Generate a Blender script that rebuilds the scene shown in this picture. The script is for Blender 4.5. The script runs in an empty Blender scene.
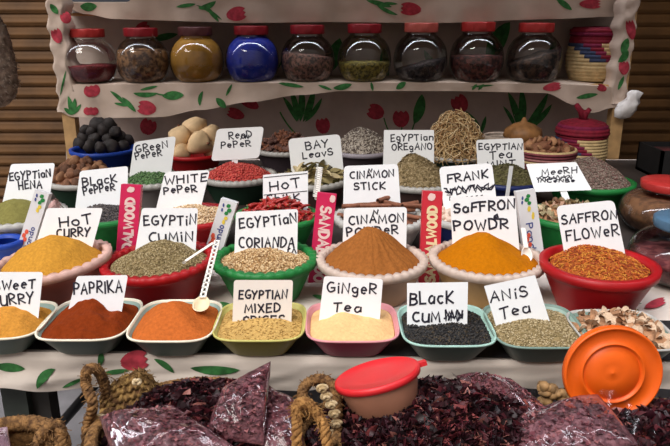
import bpy, math, random
from mathutils import Vector, Matrix, noise, Euler
SC = bpy.context.scene
COL = SC.collection
R = math.radians
rnd = random.Random(7)

# ------------------------------------------------------------------ camera, sky, light, exposure
PITCH = R(17.3); CZ = 1.397; F = 670.0
cd = bpy.data.cameras.new('camera'); cam = bpy.data.objects.new('camera', cd); COL.objects.link(cam)
cam.location = (0, 0, CZ); cam.rotation_euler = (R(90) - PITCH, 0, 0)
cd.sensor_width = 36; cd.lens = 36; cd.clip_start = .02
SC.camera = cam
SC.view_settings.view_transform = 'Standard'; SC.view_settings.look = 'None'
SC.view_settings.gamma = 1; SC.view_settings.use_curve_mapping = False
SC.view_settings.exposure = -0.33
SC.cycles.use_denoising = True

SKY = 8.2
W = bpy.data.worlds.new('market_sky'); SC.world = W; W.use_nodes = True
nt = W.node_tree; nt.nodes.clear()
# dim market alley all round, a bright gap of sky running across overhead in front of the stall
def N(t, **k):
    n = nt.nodes.new(t)
    for a, v in k.items(): setattr(n, a, v)
    return n
tc = N('ShaderNodeTexCoord'); sx = N('ShaderNodeSeparateXYZ'); nt.links.new(tc.outputs['Generated'], sx.inputs[0])
ng = N('ShaderNodeMath', operation='MULTIPLY'); ng.inputs[1].default_value = -1; nt.links.new(sx.outputs['Y'], ng.inputs[0])
at = N('ShaderNodeMath', operation='ARCTAN2'); nt.links.new(sx.outputs['Z'], at.inputs[0]); nt.links.new(ng.outputs[0], at.inputs[1])
dg = N('ShaderNodeMath', operation='MULTIPLY'); dg.inputs[1].default_value = 1 / math.pi; nt.links.new(at.outputs[0], dg.inputs[0])   # 0 = street level in front, .5 = overhead, 1 = behind
rp = N('ShaderNodeValToRGB'); e = rp.color_ramp.elements
e[0].position = 0.0; e[0].color = (.042, .035, .031, 1); e[1].position = 1.0; e[1].color = (.010, .009, .009, 1)
for p_, c_ in ((.10, (.058, .050, .046)), (.20, (.055, .050, .048)), (.36, (.06, .058, .06)), (.425, (.09, .09, .092)), (.448, (2.35, 2.42, 2.62)), (.467, (2.35, 2.42, 2.62)), (.478, (.06, .06, .062)), (.55, (.018, .017, .017))):
    k = e.new(p_); k.color = (*c_, 1)
nt.links.new(dg.outputs[0], rp.inputs['Fac'])
xr_ = N('ShaderNodeMapRange'); xr_.inputs['From Min'].default_value = 1.0; xr_.inputs['From Max'].default_value = .6; xr_.inputs['To Min'].default_value = .06; xr_.clamp = True
xa = N('ShaderNodeMath', operation='ADD'); xa.inputs[1].default_value = .12; nt.links.new(sx.outputs['X'], xa.inputs[0])
xb = N('ShaderNodeMath', operation='ABSOLUTE'); nt.links.new(xa.outputs[0], xb.inputs[0]); nt.links.new(xb.outputs[0], xr_.inputs['Value'])
st = N('ShaderNodeMath', operation='MULTIPLY'); st.inputs[1].default_value = SKY; nt.links.new(xr_.outputs['Result'], st.inputs[0])
bg = N('ShaderNodeBackground'); nt.links.new(st.outputs[0], bg.inputs['Strength'])
out = N('ShaderNodeOutputWorld')
nt.links.new(rp.outputs['Color'], bg.inputs['Color']); nt.links.new(bg.outputs['Background'], out.inputs['Surface'])

sd = bpy.data.lights.new('daylight', 'SUN'); sun = bpy.data.objects.new('daylight', sd); COL.objects.link(sun)
sd.energy = 3.05; sd.angle = R(28); sd.color = (1, .965, .91)
sun.location = (-2, -2, 5)
sun.rotation_euler = Vector((.42, .60, -.80)).to_track_quat('-Z', 'Y').to_euler()

# ------------------------------------------------------------------ pixel -> place
def ray(px, py):
    a = (px - 335) / F; b = -(py - 223) / F
    return Vector((a, math.cos(PITCH) + b * math.sin(PITCH), -math.sin(PITCH) + b * math.cos(PITCH)))
CAM = Vector((0, 0, CZ))
def PZ(px, py, z):
    d = ray(px, py); return CAM + d * ((z - CZ) / d.z)
def PY(px, py, y):
    d = ray(px, py); return CAM + d * (y / d.y)
class Plane:
    def __init__(s, p, n): s.p = Vector(p); s.n = Vector(n).normalized()
    def __call__(s, px, py, off=0):
        d = ray(px, py); q = s.p + s.n * off
        return CAM + d * ((q - CAM).dot(s.n) / d.dot(s.n))
def depth(p): return p.y * math.cos(PITCH) - (p.z - CZ) * math.sin(PITCH)
TZ = .80                                                     # table top

# ------------------------------------------------------------------ materials
_m = {}
def mat(name, col, rough=.6, var=0., scale=40., bump=0., bscale=None, col2=None, spec=.4, coat=0., island=None, trans=0., sss=0., detail=6, det_lo=.35, det_hi=.65):
    if name in _m: return _m[name]
    m = bpy.data.materials.new(name); m.use_nodes = True; n = m.node_tree; b = n.nodes['Principled BSDF']
    b.inputs['Roughness'].default_value = rough; b.inputs['Specular IOR Level'].default_value = spec
    b.inputs['Coat Weight'].default_value = coat
    b.inputs['Base Color'].default_value = (*col, 1)
    if sss: b.inputs['Subsurface Weight'].default_value = sss; b.inputs['Subsurface Radius'].default_value = (.02, .012, .008)
    tcn = n.nodes.new('ShaderNodeTexCoord')
    if island:
        g = n.nodes.new('ShaderNodeNewGeometry'); r = n.nodes.new('ShaderNodeValToRGB'); r.color_ramp.interpolation = 'CONSTANT'
        els = r.color_ramp.elements
        els[0].position = 0; els[0].color = (*island[0], 1)
        els[1].position = 1 / len(island); els[1].color = (*island[1], 1)
        for i in range(2, len(island)):
            k = els.new(i / len(island)); k.color = (*island[i], 1)
        n.links.new(g.outputs['Random Per Island'], r.inputs['Fac']); n.links.new(r.outputs['Color'], b.inputs['Base Color'])
    elif var or col2:
        nz = n.nodes.new('ShaderNodeTexNoise'); nz.inputs['Scale'].default_value = scale; nz.inputs['Detail'].default_value = detail
        n.links.new(tcn.outputs['Object'], nz.inputs['Vector'])
        r = n.nodes.new('ShaderNodeValToRGB')
        c2 = col2 if col2 else tuple(min(1, c * (1 + var)) for c in col)
        c1 = col if col2 else tuple(c * (1 - var) for c in col)
        r.color_ramp.elements[0].position = det_lo; r.color_ramp.elements[1].position = det_hi
        r.color_ramp.elements[0].color = (*c1, 1); r.color_ramp.elements[1].color = (*c2, 1)
        n.links.new(nz.outputs['Fac'], r.inputs['Fac']); n.links.new(r.outputs['Color'], b.inputs['Base Color'])
    if bump:
        nb = n.nodes.new('ShaderNodeTexNoise'); nb.inputs['Scale'].default_value = bscale or scale; nb.inputs['Detail'].default_value = 5
        n.links.new(tcn.outputs['Object'], nb.inputs['Vector'])
        bp = n.nodes.new('ShaderNodeBump'); bp.inputs['Strength'].default_value = bump; bp.inputs['Distance'].default_value = .004
        n.links.new(nb.outputs['Fac'], bp.inputs['Height']); n.links.new(bp.outputs['Normal'], b.inputs['Normal'])
    _m[name] = m; return m
def film(name, tint=(1, 1, 1), base=.05, rough=.05, bump=0., bscale=30, k=1.):
    if name in _m: return _m[name]
    m = bpy.data.materials.new(name); m.use_nodes = True; n = m.node_tree; n.nodes.clear()
    t = n.nodes.new('ShaderNodeBsdfTransparent'); t.inputs['Color'].default_value = (*tint, 1)
    g = n.nodes.new('ShaderNodeBsdfGlossy'); g.inputs['Roughness'].default_value = rough
    fr = n.nodes.new('ShaderNodeFresnel'); fr.inputs['IOR'].default_value = 1.45
    ad = n.nodes.new('ShaderNodeMath'); ad.operation = 'MULTIPLY_ADD'; ad.inputs[1].default_value = k; ad.inputs[2].default_value = base; ad.use_clamp = True
    mx = n.nodes.new('ShaderNodeMixShader'); o = n.nodes.new('ShaderNodeOutputMaterial')
    if bump:
        tcn = n.nodes.new('ShaderNodeTexCoord')
        nb = n.nodes.new('ShaderNodeTexNoise'); nb.inputs['Scale'].default_value = bscale; nb.inputs['Distortion'].default_value = 1.2
        n.links.new(tcn.outputs['Object'], nb.inputs['Vector'])
        bp = n.nodes.new('ShaderNodeBump'); bp.inputs['Strength'].default_value = bump; bp.inputs['Distance'].default_value = .02
        n.links.new(nb.outputs['Fac'], bp.inputs['Height']); n.links.new(bp.outputs['Normal'], g.inputs['Normal'])
    n.links.new(fr.outputs['Fac'], ad.inputs[0]); n.links.new(ad.outputs['Value'], mx.inputs['Fac'])
    n.links.new(t.outputs['BSDF'], mx.inputs[1]); n.links.new(g.outputs['BSDF'], mx.inputs[2]); n.links.new(mx.outputs['Shader'], o.inputs['Surface'])
    _m[name] = m; return m

M_CLOTH = mat('cream_cotton', (.54, .42, .34), .9, .07, 9, .25, 26)
M_PRED = mat('tulip_red_print', (.40, .035, .055), .9, .25, 60)
M_PGRN = mat('leaf_green_print', (.035, .16, .04), .9, .35, 60)
M_WOOD = mat('raw_pine', (.50, .30, .13), .6, .15, 22, .1)
M_DARKWOOD = mat('dark_wood', (.05, .045, .04), .6, .2, 20)
M_CARD = mat('white_card', (.90, .91, .92), .45, .015, 30)
M_CARDC = mat('cream_card', (.83, .76, .69), .5, .02, 30)
M_INK = mat('marker_ink', (.018, .016, .03), .5)
M_GLASS = film('jar_glass', (.97, .98, .97), .045, .05, k=.75)
M_PLAST = film('clear_plastic', (.97, .94, .96), .02, .12, .2, 18, k=.4)

# ------------------------------------------------------------------ mesh builder
class MB:
    def __init__(s): s.v = []; s.f = []; s.mi = []
    def add(s, vs, fs, mi=0):
        o = len(s.v); s.v += [tuple(x) for x in vs]
        for f in fs: s.f.append(tuple(i + o for i in f)); s.mi.append(mi)
        return o
    def grid(s, fn, nu, nv, mi=0, closeu=False):
        o = len(s.v)
        for j in range(nv + 1):
            for i in range(nu if closeu else nu + 1): s.v.append(tuple(fn(i / nu, j / nv)))
        w = nu if closeu else nu + 1
        for j in range(nv):
            for i in range(nu):
                a = o + j * w + i; b = o + j * w + (i + 1) % w
                s.f.append((a, b, b + w, a + w)); s.mi.append(mi(i, j) if callable(mi) else mi)
    def lathe(s, prof, c, n=48, mod=None, mi=0, cap0=True, cap1=False, xf=None):
        """prof: [(r,z)...]; mod(a, k, r, z)->(x, y, z) local"""
        o = len(s.v); np_ = len(prof)
        for k, (r, z) in enumerate(prof):
            for i in range(n):
                a = 2 * math.pi * i / n
                p = Vector(mod(a, k, r, z)) if mod else Vector((r * math.cos(a), r * math.sin(a), z))
                if xf: p = xf @ p
                s.v.append(tuple(p + Vector(c)))
        for k in range(np_ - 1):
            for i in range(n):
                j = (i + 1) % n
                s.f.append((o + k * n + i, o + k * n + j, o + (k + 1) * n + j, o + (k + 1) * n + i)); s.mi.append(mi(i / n, k) if callable(mi) else mi)
        m0 = mi(0, 0) if callable(mi) else mi
        if cap0: s.f.append(tuple(o + i for i in reversed(range(n)))); s.mi.append(m0)
        if cap1: s.f.append(tuple(o + (np_ - 1) * n + i for i in range(n))); s.mi.append(mi(0, np_ - 2) if callable(mi) else mi)
    def box(s, lo, hi, mi=0):
        (a, b, c), (d, e_, f) = lo, hi
        s.add([(a, b, c), (d, b, c), (d, e_, c), (a, e_, c), (a, b, f), (d, b, f), (d, e_, f), (a, e_, f)],
              [(0, 3, 2, 1), (4, 5, 6, 7), (0, 1, 5, 4), (1, 2, 6, 5), (2, 3, 7, 6), (3, 0, 4, 7)], mi)
    def tube(s, pts, rad, n=8, mi=0, cap=True):
        pts = [Vector(p) for p in pts]; o = len(s.v); m = len(pts)
        ref = None
        for k, p in enumerate(pts):
            t = (pts[min(k + 1, m - 1)] - pts[max(k - 1, 0)]).normalized()
            if ref is None: ref = t.orthogonal().normalized()
            ref = (ref - t * ref.dot(t)).normalized(); bi = t.cross(ref)
            r = rad(k / (m - 1)) if callable(rad) else rad
            for i in range(n):
                a = 2 * math.pi * i / n
                s.v.append(tuple(p + (ref * math.cos(a) + bi * math.sin(a)) * r))
        for k in range(m - 1):
            for i in range(n):
                j = (i + 1) % n
                s.f.append((o + k * n + i, o + k * n + j, o + (k + 1) * n + j, o + (k + 1) * n + i)); s.mi.append(mi)
        if cap:
            s.f.append(tuple(o + i for i in reversed(range(n)))); s.mi.append(mi)
            s.f.append(tuple(o + (m - 1) * n + i for i in range(n))); s.mi.append(mi)
    def build(s, name, mats, parent=None, origin=None, smooth=True):
        if not isinstance(mats, (list, tuple)): mats = [mats]
        if parent is not None: org = Vector(parent.get('_org', (0, 0, 0)))
        elif origin is not None: org = Vector(origin)
        else:
            xs = [v[0] for v in s.v]; ys = [v[1] for v in s.v]; zs = [v[2] for v in s.v]
            org = Vector(((min(xs) + max(xs)) / 2, (min(ys) + max(ys)) / 2, min(zs)))
        me = bpy.data.meshes.new(name)
        me.from_pydata([(v[0] - org.x, v[1] - org.y, v[2] - org.z) for v in s.v], [], s.f)
        for m in mats: me.materials.append(m)
        me.polygons.foreach_set('material_index', s.mi)
        me.polygons.foreach_set('use_smooth', [bool(smooth)] * len(s.f))
        me.update()
        o = bpy.data.objects.new(name, me); COL.objects.link(o)
        if parent is not None: o.parent = parent
        else: o.location = org
        o['_org'] = tuple(org)
        return o
def tag(o, label, cat, group=None, kind=None):
    o['label'] = label; o['category'] = cat
    if group: o['group'] = group
    if kind: o['kind'] = kind
    return o
def struct(o, label=None):
    o['kind'] = 'structure'
    if label: o['label'] = label; o['category'] = 'structure'
    return o
def thing(name, loc, label, cat, group=None):
    o = bpy.data.objects.new(name, None); COL.objects.link(o); o.location = loc; o['_org'] = tuple(loc); o.empty_display_size = .05
    return tag(o, label, cat, group)
def clone(o, loc, rot, scale=1., label=None):
    c = o.copy(); COL.objects.link(c); c.location = loc; c.rotation_euler = rot; c.scale = (scale,) * 3 if not isinstance(scale, tuple) else scale
    if label: c['label'] = label
    for ch in o.children:
        d = ch.copy(); COL.objects.link(d); d.parent = c
    return c
def fbm(x, y, z=0., oct=3):
    return noise.fractal(Vector((x, y, z)), 1., 2., oct)

# ------------------------------------------------------------------ the setting
b = MB(); b.box((-4, -1.5, -.1), (4, 4.2, 0))
fl = mat('grey_paving', (.20, .19, .20), .8, .25, 5, .3, 40)
struct(b.build('floor', fl, smooth=False))
b = MB()                                                     # boarded shutter: rows of rounded boards
p_ = .061
def shutter(u, v):
    k = v * 40 * 6; z = v * 40 * p_; ph = (k % 6) / 6
    y = 3.6 - (.030 * (1 - .55 * ph) if ph > .01 else 0) + .003 * fbm(u * 9, int(k / 6) * 3.3)
    return (-4 + 8 * u, y, z)
b.grid(shutter, 90, 240)

shut = mat('brown_boards', (.135, .06, .016), .65, .22, 7, .12, 60)
struct(b.build('wall_back', shut))
b = MB(); b.box((-4, 3.62, 0), (4, 3.7, 2.44)); struct(b.build('wall_back_panel', M_DARKWOOD, smooth=False))

for (ya, yb) in ((1.76, 2.56), (2.80, 3.62)):               # unseen sheets added to shade the shelf; sky through the gap lights the jars
    b = MB(); b.box((-1.32, ya, 2.3), (2.8, yb, 2.33))
    struct(b.build('unseen_shade_panel', mat('brown_shade_panel', (.16, .11, .08), .9, .1, 10), smooth=False))
b = MB(); b.box((1.92, 2.2, 0), (1.96, 3.62, 2.3)); struct(b.build('right_light_blocker', M_DARKWOOD, smooth=False))  # unseen side panel added to keep ambient light off the back wall
# cloth print: strips laid on a cloth surface S(px, py, off)
def strip(b, S, pts, wid, mi, n=10, tip=(0., 0.), off=.0016):
    """quadratic bezier through three pixel points, leaf-like width profile"""
    (x0, y0), (x1, y1), (x2, y2) = pts
    def fn(u, v):
        t = v
        x = (1 - t) ** 2 * x0 + 2 * t * (1 - t) * x1 + t * t * x2; y = (1 - t) ** 2 * y0 + 2 * t * (1 - t) * y1 + t * t * y2
        dx = 2 * (1 - t) * (x1 - x0) + 2 * t * (x2 - x1); dy = 2 * (1 - t) * (y1 - y0) + 2 * t * (y2 - y1)
        L = math.hypot(dx, dy) or 1
        w = wid * (tip[0] + (1 - tip[0]) * math.sin(math.pi * t) ** .7) * (u - .5) if tip[0] < 1 else wid * (u - .5)
        return S(x - dy / L * w, y + dx / L * w, off)
    b.grid(fn, 4, n, mi)
def leaf(b, S, x0, y0, x1, y1, w, bend=0.):
    mx, my = (x0 + x1) / 2 - (y1 - y0) * bend, (y0 + y1) / 2 + (x1 - x0) * bend
    strip(b, S, ((x0, y0), (mx, my), (x1, y1)), w, 2)
def stem(b, S, x0, y0, x1, y1, w=1.3, bend=.1):
    mx, my = (x0 + x1) / 2 - (y1 - y0) * bend, (y0 + y1) / 2 + (x1 - x0) * bend
    strip(b, S, ((x0, y0), (mx, my), (x1, y1)), w, 2, tip=(1., 0))
def tulip(b, S, cx, cy, ang, L, w):
    a = R(ang); dx, dy = math.cos(a), -math.sin(a)
    for k, (sp, ww) in enumerate(((-.28, .62), (.28, .62), (0, .7))):
        ox, oy = -dy * sp * w, dx * sp * w
        p0 = (cx - dx * L / 2 + ox * .35, cy - dy * L / 2 + oy * .35); p2 = (cx + dx * L / 2 + ox * 1.25, cy + dy * L / 2 + oy * 1.25)
        p1 = (cx + ox * 1.2, cy + oy * 1.2)
        strip(b, S, (p0, p1, p2), w * ww, 1, 8, off=.0016 + .0003 * k)
def cloth_surface(y, fold=.006, fx=26, slope=0., seed=0.):
    def S(px, py, off=0.):
        p = PY(px, py, y)
        f = fold * math.sin(p.x * fx + 2.2 * fbm(p.x * 3, p.z * 2, seed)) + fold * 1.2 * fbm(p.x * 7, p.z * 5, seed + 3)
        q = p.y - off + f
        return PY(px, py, q)
    return S
def interp(tab, x):
    if x <= tab[0][0]: return tab[0][1]
    for (a, ya), (c, yc) in zip(tab, tab[1:]):
        if x <= c:
            t = (x - a) / (c - a); t = t * t * (3 - 2 * t) if abs(yc - ya) > 3 else t
            return ya + (yc - ya) * t
    return tab[-1][1]

# shelf unit: posts, boards; the cloth is a thing laid over it
SY0, SY1 = 2.86, 3.22; STOP = 2.95                           # the upper board is set back
zsh = PY(335, 84, SY0).z; ztop = PY(335, 12, STOP).z
su = thing('shelf_unit', (0, 3.04, 0), 'wooden shelf unit at the back of the stall carrying the glass jars', 'shelf')
xl = PY(65, 90, SY0).x; xr = PY(620, 100, SY0).x
for x in (xl, xr):
    for y in (SY0, SY1 - .05):
        b = MB(); b.box((x - .026, y, 0), (x + .026, y + .05, ztop + (.03 if y > 3 else 0))); b.build('post', M_WOOD, su, smooth=False)
for z in (zsh, ztop):
    b = MB(); b.box((xl - .02, (SY0 if z == zsh else STOP) + .012, z - .016), (xr + .02, SY1, z - .004)); b.build('shelf_board', M_WOOD, su, smooth=False)

CL = [M_CLOTH, M_PRED, M_PGRN]
# back curtain behind jars and bowls
b = MB(); SB = cloth_surface(SY1 - .06, .010, 17, seed=2)
b.grid(lambda u, v: SB(66 + 552 * u, -14 + 190 * v), 110, 30)
leaf(b, SB, 322, 76, 340, 38, 16, .1); leaf(b, SB, 388, 78, 384, 48, 9, -.1); leaf(b, SB, 488, 64, 510, 22, 17, -.1); leaf(b, SB, 440, 80, 424, 50, 8)
leaf(b, SB, 602, 70, 618, 26, 10); stem(b, SB, 270, 80, 290, 40)
for x0, x1, y1, w in ((298, 290, 88, 6), (300, 301, 86, 7), (303, 314, 88, 7), (297, 283, 97, 5), (305, 322, 98, 5)): leaf(b, SB, x0, 122, x1, y1, w, .08)
tulip(b, SB, 250, 103, 150, 20, 9); tulip(b, SB, 236, 114, 160, 18, 9); tulip(b, SB, 323, 126, 100, 16, 12); tulip(b, SB, 376, 112, 160, 17, 13); tulip(b, SB, 401, 119, 90, 17, 14)
stem(b, SB, 384, 118, 394, 140); stem(b, SB, 402, 127, 402, 142); leaf(b, SB, 414, 124, 422, 94, 11, .1); stem(b, SB, 415, 122, 410, 146)
stem(b, SB, 280, 112, 300, 138, 1.6); tulip(b, SB, 148, 127, 70, 16, 14); tulip(b, SB, 460, 104, 120, 18, 14); stem(b, SB, 466, 112, 482, 134, 1.8, -.2); leaf(b, SB, 481, 134, 486, 116, 4)
for x0, x1, y1, w in ((519, 508, 92, 7), (520, 521, 88, 8), (523, 548, 93, 7), (516, 503, 106, 4), (526, 552, 104, 6)): leaf(b, SB, x0, 130, x1, y1, w, .1)
leaf(b, SB, 575, 97, 600, 90, 6); leaf(b, SB, 540, 82, 556, 40, 8)
tulip(b, SB, 142, 30, 30, 18, 12); leaf(b, SB, 150, 40, 178, 34, 7)
struct(b.build('wall_curtain', [mat('shaded_cotton', (.47, .37, .32), .9, .08, 9, .25, 26), M_PRED, M_PGRN]))  # cream cotton darkened to carry the shade inside the shelf
# valances
def valance(name, y, top, hem, x0, x1, label, prints, seed, fold=.008, nu=130, depth_back=0., ztop_=None):
    b = MB(); S = cloth_surface(y, fold, 24, seed=seed)
    def g(u, v):
        x = x0 + (x1 - x0) * u; a = interp(top, x); h = interp(hem, x)
        return S(x, a + (h - a) * v)
    b.grid(g, nu, 12)
    if depth_back:                                            # the part lying on the board
        def g2(u, v):
            p = g(u, 0.); q = p.lerp(Vector((p.x, p.y + depth_back, p.z + .003)), v); return (q.x, q.y, q.z + .004 * math.sin(math.pi * v))
        b.grid(g2, nu, 6)
    prints(b, S)
    o = b.build(name, CL)
    return tag(o, label, 'cloth')
def pr_top(b, S):
    leaf(b, S, 80, 6, 97, 6, 9, .1); leaf(b, S, 50, 2, 64, 14, 5); leaf(b, S, 176, 7, 196, 4, 4); leaf(b, S, 196, 5, 222, 20, 3, -.1); leaf(b, S, 198, 8, 216, 1, 6, .2); leaf(b, S, 206, 6, 219, 22, 4)
    tulip(b, S, 236, 14, 10, 20, 12); leaf(b, S, 366, 0, 392, 7, 5); leaf(b, S, 376, 4, 398, 15, 4, .1); leaf(b, S, 382, 3, 398, 4, 3); tulip(b, S, 411, 9, 175, 21, 11); leaf(b, S, 556, -2, 572, 10, 6); tulip(b, S, 590, 4, 0, 22, 8)
valance('shelf_cloth', STOP - .012, [(48, -7), (57, -7), (62, 2.5), (128, 2.5), (134, -7), (640, -7)], [(48, 4), (62, 6), (85, 14), (115, 19), (180, 21), (240, 23), (330, 22), (430, 23), (560, 19), (600, 17), (636, 16)], 48, 636,
        'cream tulip print cloth draped along the topmost shelf above the jars', pr_top, 1, depth_back=.24)
def pr_mid(b, S):
    for x1, y1, w in ((68, 96, 5), (75, 98, 5), (81, 104, 4), (64, 108, 4)): leaf(b, S, 71, 115, x1, y1, w, .1)
    tulip(b, S, 92, 91, 100, 12, 14); tulip(b, S, 91, 111, 90, 8, 13)
    leaf(b, S, 110, 91, 126, 106, 4, -.1); leaf(b, S, 122, 97, 136, 112, 5); leaf(b, S, 114, 103, 128, 106, 3); leaf(b, S, 133, 93, 158, 93, 5, .15); leaf(b, S, 140, 90, 158, 86, 3); stem(b, S, 155, 93, 166, 95)
    leaf(b, S, 162, 96, 184, 95, 9); tulip(b, S, 147, 108, 170, 19, 12); leaf(b, S, 203, 91, 200, 106, 4, .2); leaf(b, S, 216, 98, 226, 108, 7)
    leaf(b, S, 278, 83, 304, 87, 4); leaf(b, S, 318, 85, 332, 90, 3); leaf(b, S, 333, 88, 352, 84, 6, .1); leaf(b, S, 371, 82, 373, 91, 3); leaf(b, S, 396, 89, 406, 82, 6); leaf(b, S, 472, 90, 477, 84, 3); leaf(b, S, 478, 90, 484, 84, 3); leaf(b, S, 470, 87, 494, 85, 2)
    tulip(b, S, 552, 87, 10, 19, 7); tulip(b, S, 602, 88, 160, 10, 6); leaf(b, S, 576, 98, 598, 94, 5)
    leaf(b, S, 232, 84, 226, 96, 3)
valance('shelf_cloth', SY0 - .012, [(60, 85), (230, 83), (440, 82.5), (560, 84.), (600, 86), (628, 90)], [(60, 112), (72, 117), (110, 118), (160, 117), (200, 110), (250, 102), (300, 95), (345, 91), (450, 91), (545, 93), (575, 105), (592, 113), (612, 108), (628, 103)], 60, 628,
        'cream tulip print cloth draped over the middle shelf board under the jars', pr_mid, 5, depth_back=.3)
# wrapped posts
def wrap(name, xs, y0, y1, label, prints, wpx):
    b = MB(); y = SY0 - .012
    def S(px, py, off=0.):
        p = PY(px, py, y - off + .006 * fbm(px * .1, py * .09, 9)); return p
    def g(u, v):
        py = y0 + (y1 - y0) * v; c = interp(xs, py)
        w = wpx * (1 + .18 * math.sin(py * .3) + .12 * fbm(py * .2, 4))
        t = abs(u - .5) * 2
        p = S(c + (u - .5) * w, py); return (p.x, p.y + .07 * max(0, t - .7) / .3, p.z)
    b.grid(g, 12, 40); prints(b, S)
    return tag(b.build(name, CL), label, 'cloth')
def pl_(b, S):
    tulip(b, S, 57, 36, 110, 15, 9); leaf(b, S, 50, 4, 58, 14, 6); leaf(b, S, 60, 96, 66, 70, 2)
    tulip(b, S, 66, 18, 120, 12, 9)
wrap('post_cloth', [(0, 54), (112, 66)], -6, 112, 'tulip print cloth wound around the left front shelf post', pl_, 23)
def prr(b, S):
    tulip(b, S, 631, 30, 100, 20, 8); leaf(b, S, 622, 54, 628, 38, 8); leaf(b, S, 618, 62, 628, 50, 7, .2); tulip(b, S, 624, 68, 90, 14, 9); leaf(b, S, 618, 90, 624, 76, 4)
wrap('post_cloth', [(-6, 634), (20, 629), (100, 619)], -6, 104, 'ragged tulip print cloth wound around the right front shelf post', prr, 20)
b = MB()                                                     # knotted cloth tail
c = PY(628, 106, SY0 - .03)
def knot(a, k, r, z):
    q = 1 + .25 * math.sin(5 * a + z * 60) + .2 * fbm(a * 2, z * 30)
    return (r * q * math.cos(a) + .02 * math.sin(z * 30), r * q * .6 * math.sin(a), z)
b.lathe([(.004, -.055), (.03, -.045), (.042, -.015), (.036, .012), (.024, .03), (.03, .055), (.012, .065)], c, 22, knot, cap1=True)
tag(b.build('cloth_knot', mat('white_cloth', (.68, .64, .62), .9, .1, 40, .3)), 'bunched white cloth knot tied at the right end of the middle shelf', 'cloth')

# ------------------------------------------------------------------ table
TF0 = PZ(-20, 351, TZ); TF1 = PZ(700, 363.5, TZ)
def tfy(x): return TF0.y + (TF1.y - TF0.y) * (x - TF0.x) / (TF1.x - TF0.x)
tb = thing('market_table', (0, 1.6, 0), 'long market table under the tulip cloth carrying all the bowls', 'table')
b = MB(); o = b.add([(-1.15, tfy(-1.15) + .012, TZ - .03), (1.3, tfy(1.3) + .012, TZ - .03), (1.3, 2.06, TZ - .03), (1.45, 2.06, TZ - .03), (1.45, 2.84, TZ - .03), (-1.04, 2.84, TZ - .03), (-1.04, 2.06, TZ - .03), (-1.15, 2.06, TZ - .03)] +
              [(-1.15, tfy(-1.15) + .012, TZ - .006), (1.3, tfy(1.3) + .012, TZ - .006), (1.3, 2.06, TZ - .006), (1.45, 2.06, TZ - .006), (1.45, 2.84, TZ - .006), (-1.04, 2.84, TZ - .006), (-1.04, 2.06, TZ - .006), (-1.15, 2.06, TZ - .006)],
              [tuple(range(7, -1, -1)), tuple(range(8, 16))] + [(i, (i + 1) % 8, 8 + (i + 1) % 8, 8 + i) for i in range(8)])
b.build('tabletop', M_DARKWOOD, tb, smooth=False)
def leg(x0, x1, y, mm, z1=TZ - .03):
    b = MB(); b.box((x0, y, 0), (x1, y + .05, z1)); b.build('leg', mm, tb, smooth=False)
gm = mat('green_black_leg', (.045, .055, .045), .5, .2, 20)
pa = PY(2, 400, 1.18); pb = PY(27, 400, 1.18)
leg(pa.x, pb.x, 1.18, gm)
leg(-1.0, -.94, 2.75, gm); leg(1.2, 1.25, 1.2, gm); leg(1.36, 1.42, 2.75, gm); leg(.02, .07, 1.7, gm)
b = MB(); p0 = PY(52, 434, 1.32); p1 = PY(92, 388, 1.32); p0 = p0 + (p0 - p1) * 2.2
b.tube([p0, p1, p1 + (p1 - p0) * .06], .011, 8); b.build('brace', mat('black_metal', (.012, .012, .014), .4), tb)
b = MB(); b.box((pb.x, 1.2, .35), (pb.x + .035, 1.24, TZ - .03)); b.build('brace', M_DARKWOOD, tb, smooth=False)
# table cloth: top + front flap
b = MB()
def tz(x, y): return TZ + .0015 * fbm(x * 6, y * 6, 1)
b.grid(lambda u, v: ((x := -1.16 + 2.48 * u), (y := tfy(x) + (2.06 - tfy(x)) * v), tz(x, y) - .0025), 60, 30)
b.grid(lambda u, v: ((x := -1.05 + 2.51 * u), (y := 2.06 + .79 * v), tz(x, y) - .0025), 40, 12)
hemt = [(-60, 390), (0, 388), (40, 392), (100, 387), (170, 386), (230, 387), (300, 391), (340, 387), (420, 384), (480, 384), (540, 389), (600, 386), (730, 392)]
def SF(px, py, off=0.):
    x = (px - 335) / F * 1.19
    top = 351 + (px + 20) / 720 * 12.5
    t = max(0, min(1, (py - top) / 34))
    f = .010 * math.sin(x * 15 + 3.5 * fbm(x * 2.4, 1.1) + t * 1.5) * t + .012 * fbm(x * 8 + t * 1.2, t * 1.5, 5) * t
    y = tfy(x) - .006 * min(1, t * 5) + f - off
    return PY(px, py, y)
def gf(u, v):
    px = -60 + 790 * u; top = 351 + (px + 20) / 720 * 12.5; h = interp(hemt, px)
    return SF(px, top + (h - top) * v)
b.grid(gf, 160, 12)
leaf(b, SF, -6, 366, 25, 369, 9); leaf(b, SF, 37, 389, 55, 369, 9, -.25); leaf(b, SF, 99, 367, 101, 351, 6, .1); tulip(b, SF, 134, 361, 10, 28, 17)
leaf(b, SF, 154, 359, 174, 373, 6, -.1); leaf(b, SF, 190, 368, 240, 370, 9, .06); leaf(b, SF, 62, 388, 84, 378, 4); leaf(b, SF, 100, 374, 130, 370, 5)
def ST(px, py, off=0.):
    p = PZ(px, py, TZ); return (p.x, p.y, tz(p.x, p.y) + off)
leaf(b, ST, 590, 313, 640, 311, 5, -.1); leaf(b, ST, 612, 306, 642, 304, 3); leaf(b, ST, 214, 304, 236, 310, 8); tulip(b, ST, 655, 304, 20, 22, 7); tulip(b, ST, 580, 303, 10, 30, 6); leaf(b, ST, 312, 296, 330, 300, 4)
tag(b.build('tablecloth', [mat('lit_cotton', (.70, .61, .54), .9, .07, 9, .25, 26), M_PRED, M_PGRN]), 'cream tulip print tablecloth spread over the table, hanging at the front edge', 'tablecloth')  # cream cotton made paler to paint in the stronger light at the front
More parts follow.
